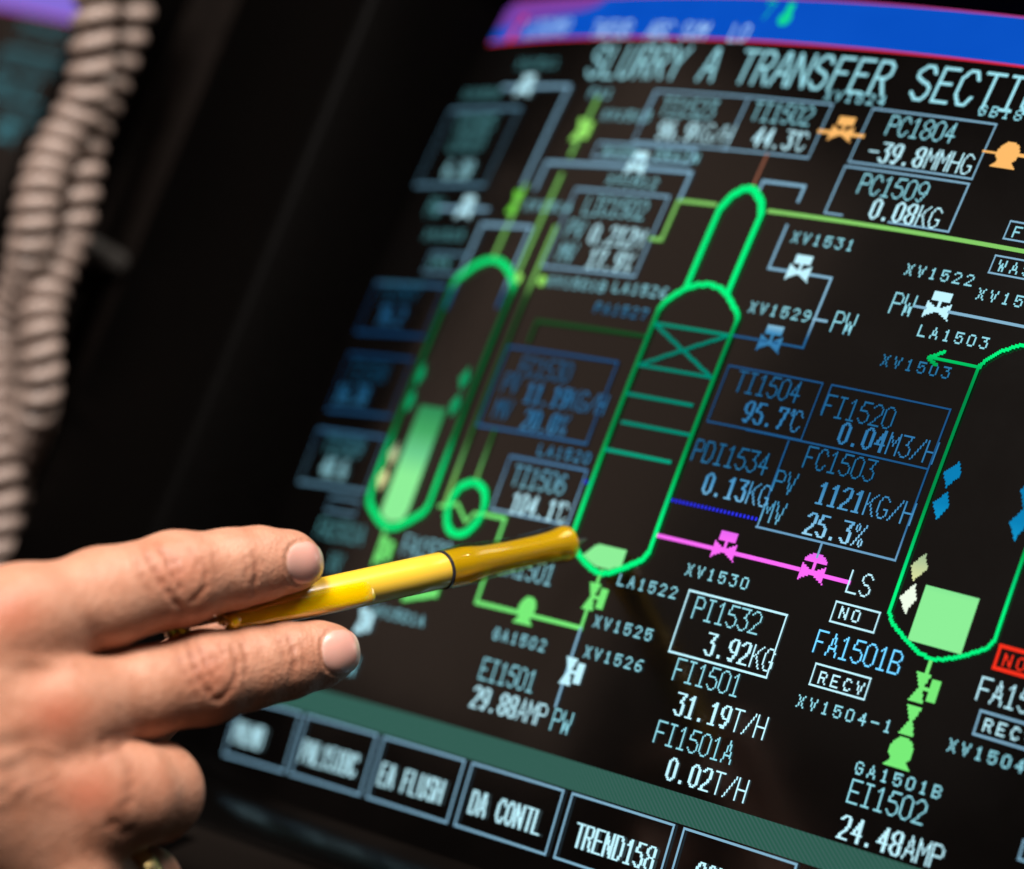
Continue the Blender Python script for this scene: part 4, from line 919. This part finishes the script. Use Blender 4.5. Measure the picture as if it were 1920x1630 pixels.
# fingernails: thin curved plates bedded in the fingertips
def nail_material():
    m = principled('fingernail', (.70, .38, .31), .33, Subsurface_Weight=.12, Subsurface_Scale=.002, Coat_Weight=.4, Coat_Roughness=.2)
    nt = m.node_tree; b = nt.nodes['Principled BSDF']; at = nt.nodes.new('ShaderNodeAttribute'); at.attribute_name = 'nail_zone'
    rp = nt.nodes.new('ShaderNodeValToRGB'); e = rp.color_ramp.elements; e[0].position = 0; e[0].color = (.68, .45, .37, 1); e[1].position = 1; e[1].color = (.76, .60, .50, 1)
    for p, c in ((.10, (.70, .37, .30)), (.84, (.70, .345, .28)), (.93, (.78, .58, .47))): q = e.new(p); q.color = (*c, 1)
    nt.links.new(at.outputs['Fac'], rp.inputs['Fac']); nt.links.new(rp.outputs['Color'], b.inputs['Base Color'])
    return m
nail_m = nail_material()
for n in NAILS:
    (cx, cy), (na, nb_), th = n; M_, K_ = 22, 48; pts = [(cx, cy)]; rr = [0]
    for i in range(1, M_ + 1):
        for k in range(K_):
            a_ = 2 * math.pi * k / K_; r = i / M_; c_, s_ = math.cos(a_), math.sin(a_)
            k0 = (abs(c_) ** 2.3 + abs(s_) ** 2.3) ** (-1 / 2.3); s1, t1 = r * k0 * c_ * na, r * k0 * s_ * nb_
            pts.append((cx + s1 * math.cos(th) - t1 * math.sin(th), cy + s1 * math.sin(th) + t1 * math.cos(th))); rr.append(r)
    pts = np.array(pts); rr = np.array(rr)
    ray = np.stack([(pts[:, 0] - 960) / KPX, -(pts[:, 1] - 815) / KPX, -np.ones(len(pts))], 1); ray /= np.linalg.norm(ray, axis=1)[:, None]
    dist = np.full(len(pts), 735.0)
    for _ in range(60): dist = dist + np.clip(hand_sdf(ray * dist[:, None]), -2, 6) * .8
    base = ray * dist[:, None]; lim = np.median(dist) + 7; base = ray * np.minimum(dist, lim)[:, None]
    g = np.stack([hand_sdf(base + .2 * np.eye(3)[k]) - hand_sdf(base - .2 * np.eye(3)[k]) for k in range(3)], 1); g /= np.linalg.norm(g, axis=1)[:, None]
    s, t = nail_rs(pts, n); off = .16 - .34 * rr ** 8 + .10 * np.clip(s, 0, 1)
    top = base + g * off[:, None]; bot = base - g * .55
    NV = np.concatenate([top, bot]); NV = (NV / 1000) @ W2[:3, :3].T + W2[:3, 3]; nt_ = len(top); f = []
    for o_, rev in ((0, False), (nt_, True)):
        for k in range(K_):
            tri = (o_, o_ + 1 + k, o_ + 1 + (k + 1) % K_); f.append(tri[::-1] if not rev else tri)
        for i in range(M_ - 1):
            for k in range(K_):
                a0 = o_ + 1 + i * K_; q = (a0 + k, a0 + K_ + k, a0 + K_ + (k + 1) % K_, a0 + (k + 1) % K_); f.append(q[::-1] if not rev else q)
    e0 = 1 + (M_ - 1) * K_
    for k in range(K_): f.append((e0 + k, e0 + (k + 1) % K_, nt_ + e0 + (k + 1) % K_, nt_ + e0 + k))
    o = mesh_obj('fingernail', NV, f, nail_m, person, smooth=True)
    import bmesh
    bm = bmesh.new(); bm.from_mesh(o.data); bmesh.ops.recalc_face_normals(bm, faces=bm.faces); bm.to_mesh(o.data); bm.free()
    at = o.data.attributes.new('nail_zone', 'FLOAT', 'POINT'); zz = np.concatenate([(s + 1) / 2] * 2).astype(np.float32); at.data.foreach_set('value', np.clip(zz, 0, 1))
# gold ring on the little finger
def ring_obj():
    c = P(236, 1666, .7285); ax = (P(290, 1636, .736) - P(190, 1684, .7225)).normalized(); e1 = ax.orthogonal().normalized(); e2 = ax.cross(e1)
    CI = np.array(CAM.inverted()); best = 0
    for k in range(48):
        dr = np.array(e1 * math.cos(k * math.pi / 24) + e2 * math.sin(k * math.pi / 24)); dc = CI[:3, :3] @ dr
        if dc[2] < .1 or dc[0] < -.3: continue
        rs = np.arange(4, 14, .1); pc = (CI[:3, :3] @ np.array(c) + CI[:3, 3]) * 1000; dd = hand_sdf(pc + rs[:, None] * dc); best = max(best, rs[np.argmax(dd > 0)])
    q = best; print('ring radius', q)
    v, f = [], []; prof = [(-2.8, q), (-2.6, q + .5), (-1.5, q + .85), (0, q + .95), (1.5, q + .85), (2.6, q + .5), (2.8, q), (0, q - .1)]; n = 64
    for k in range(n):
        a_ = 2 * math.pi * k / n; rad = e1 * math.cos(a_) + e2 * math.sin(a_)
        for x, r in prof: v.append(c + ax * x / 1000 + rad * r / 1000)
    m = len(prof)
    for k in range(n):
        for j in range(m): f.append((k * m + j, k * m + (j + 1) % m, ((k + 1) % n) * m + (j + 1) % m, ((k + 1) % n) * m + j))
    o = mesh_obj('ring', v, f, principled('gold', (1.0, .74, .32), .24, Metallic=1.0), None, smooth=True); tag(o, 'polished gold ring worn on the lowest curled finger', 'ring')
ring_obj()
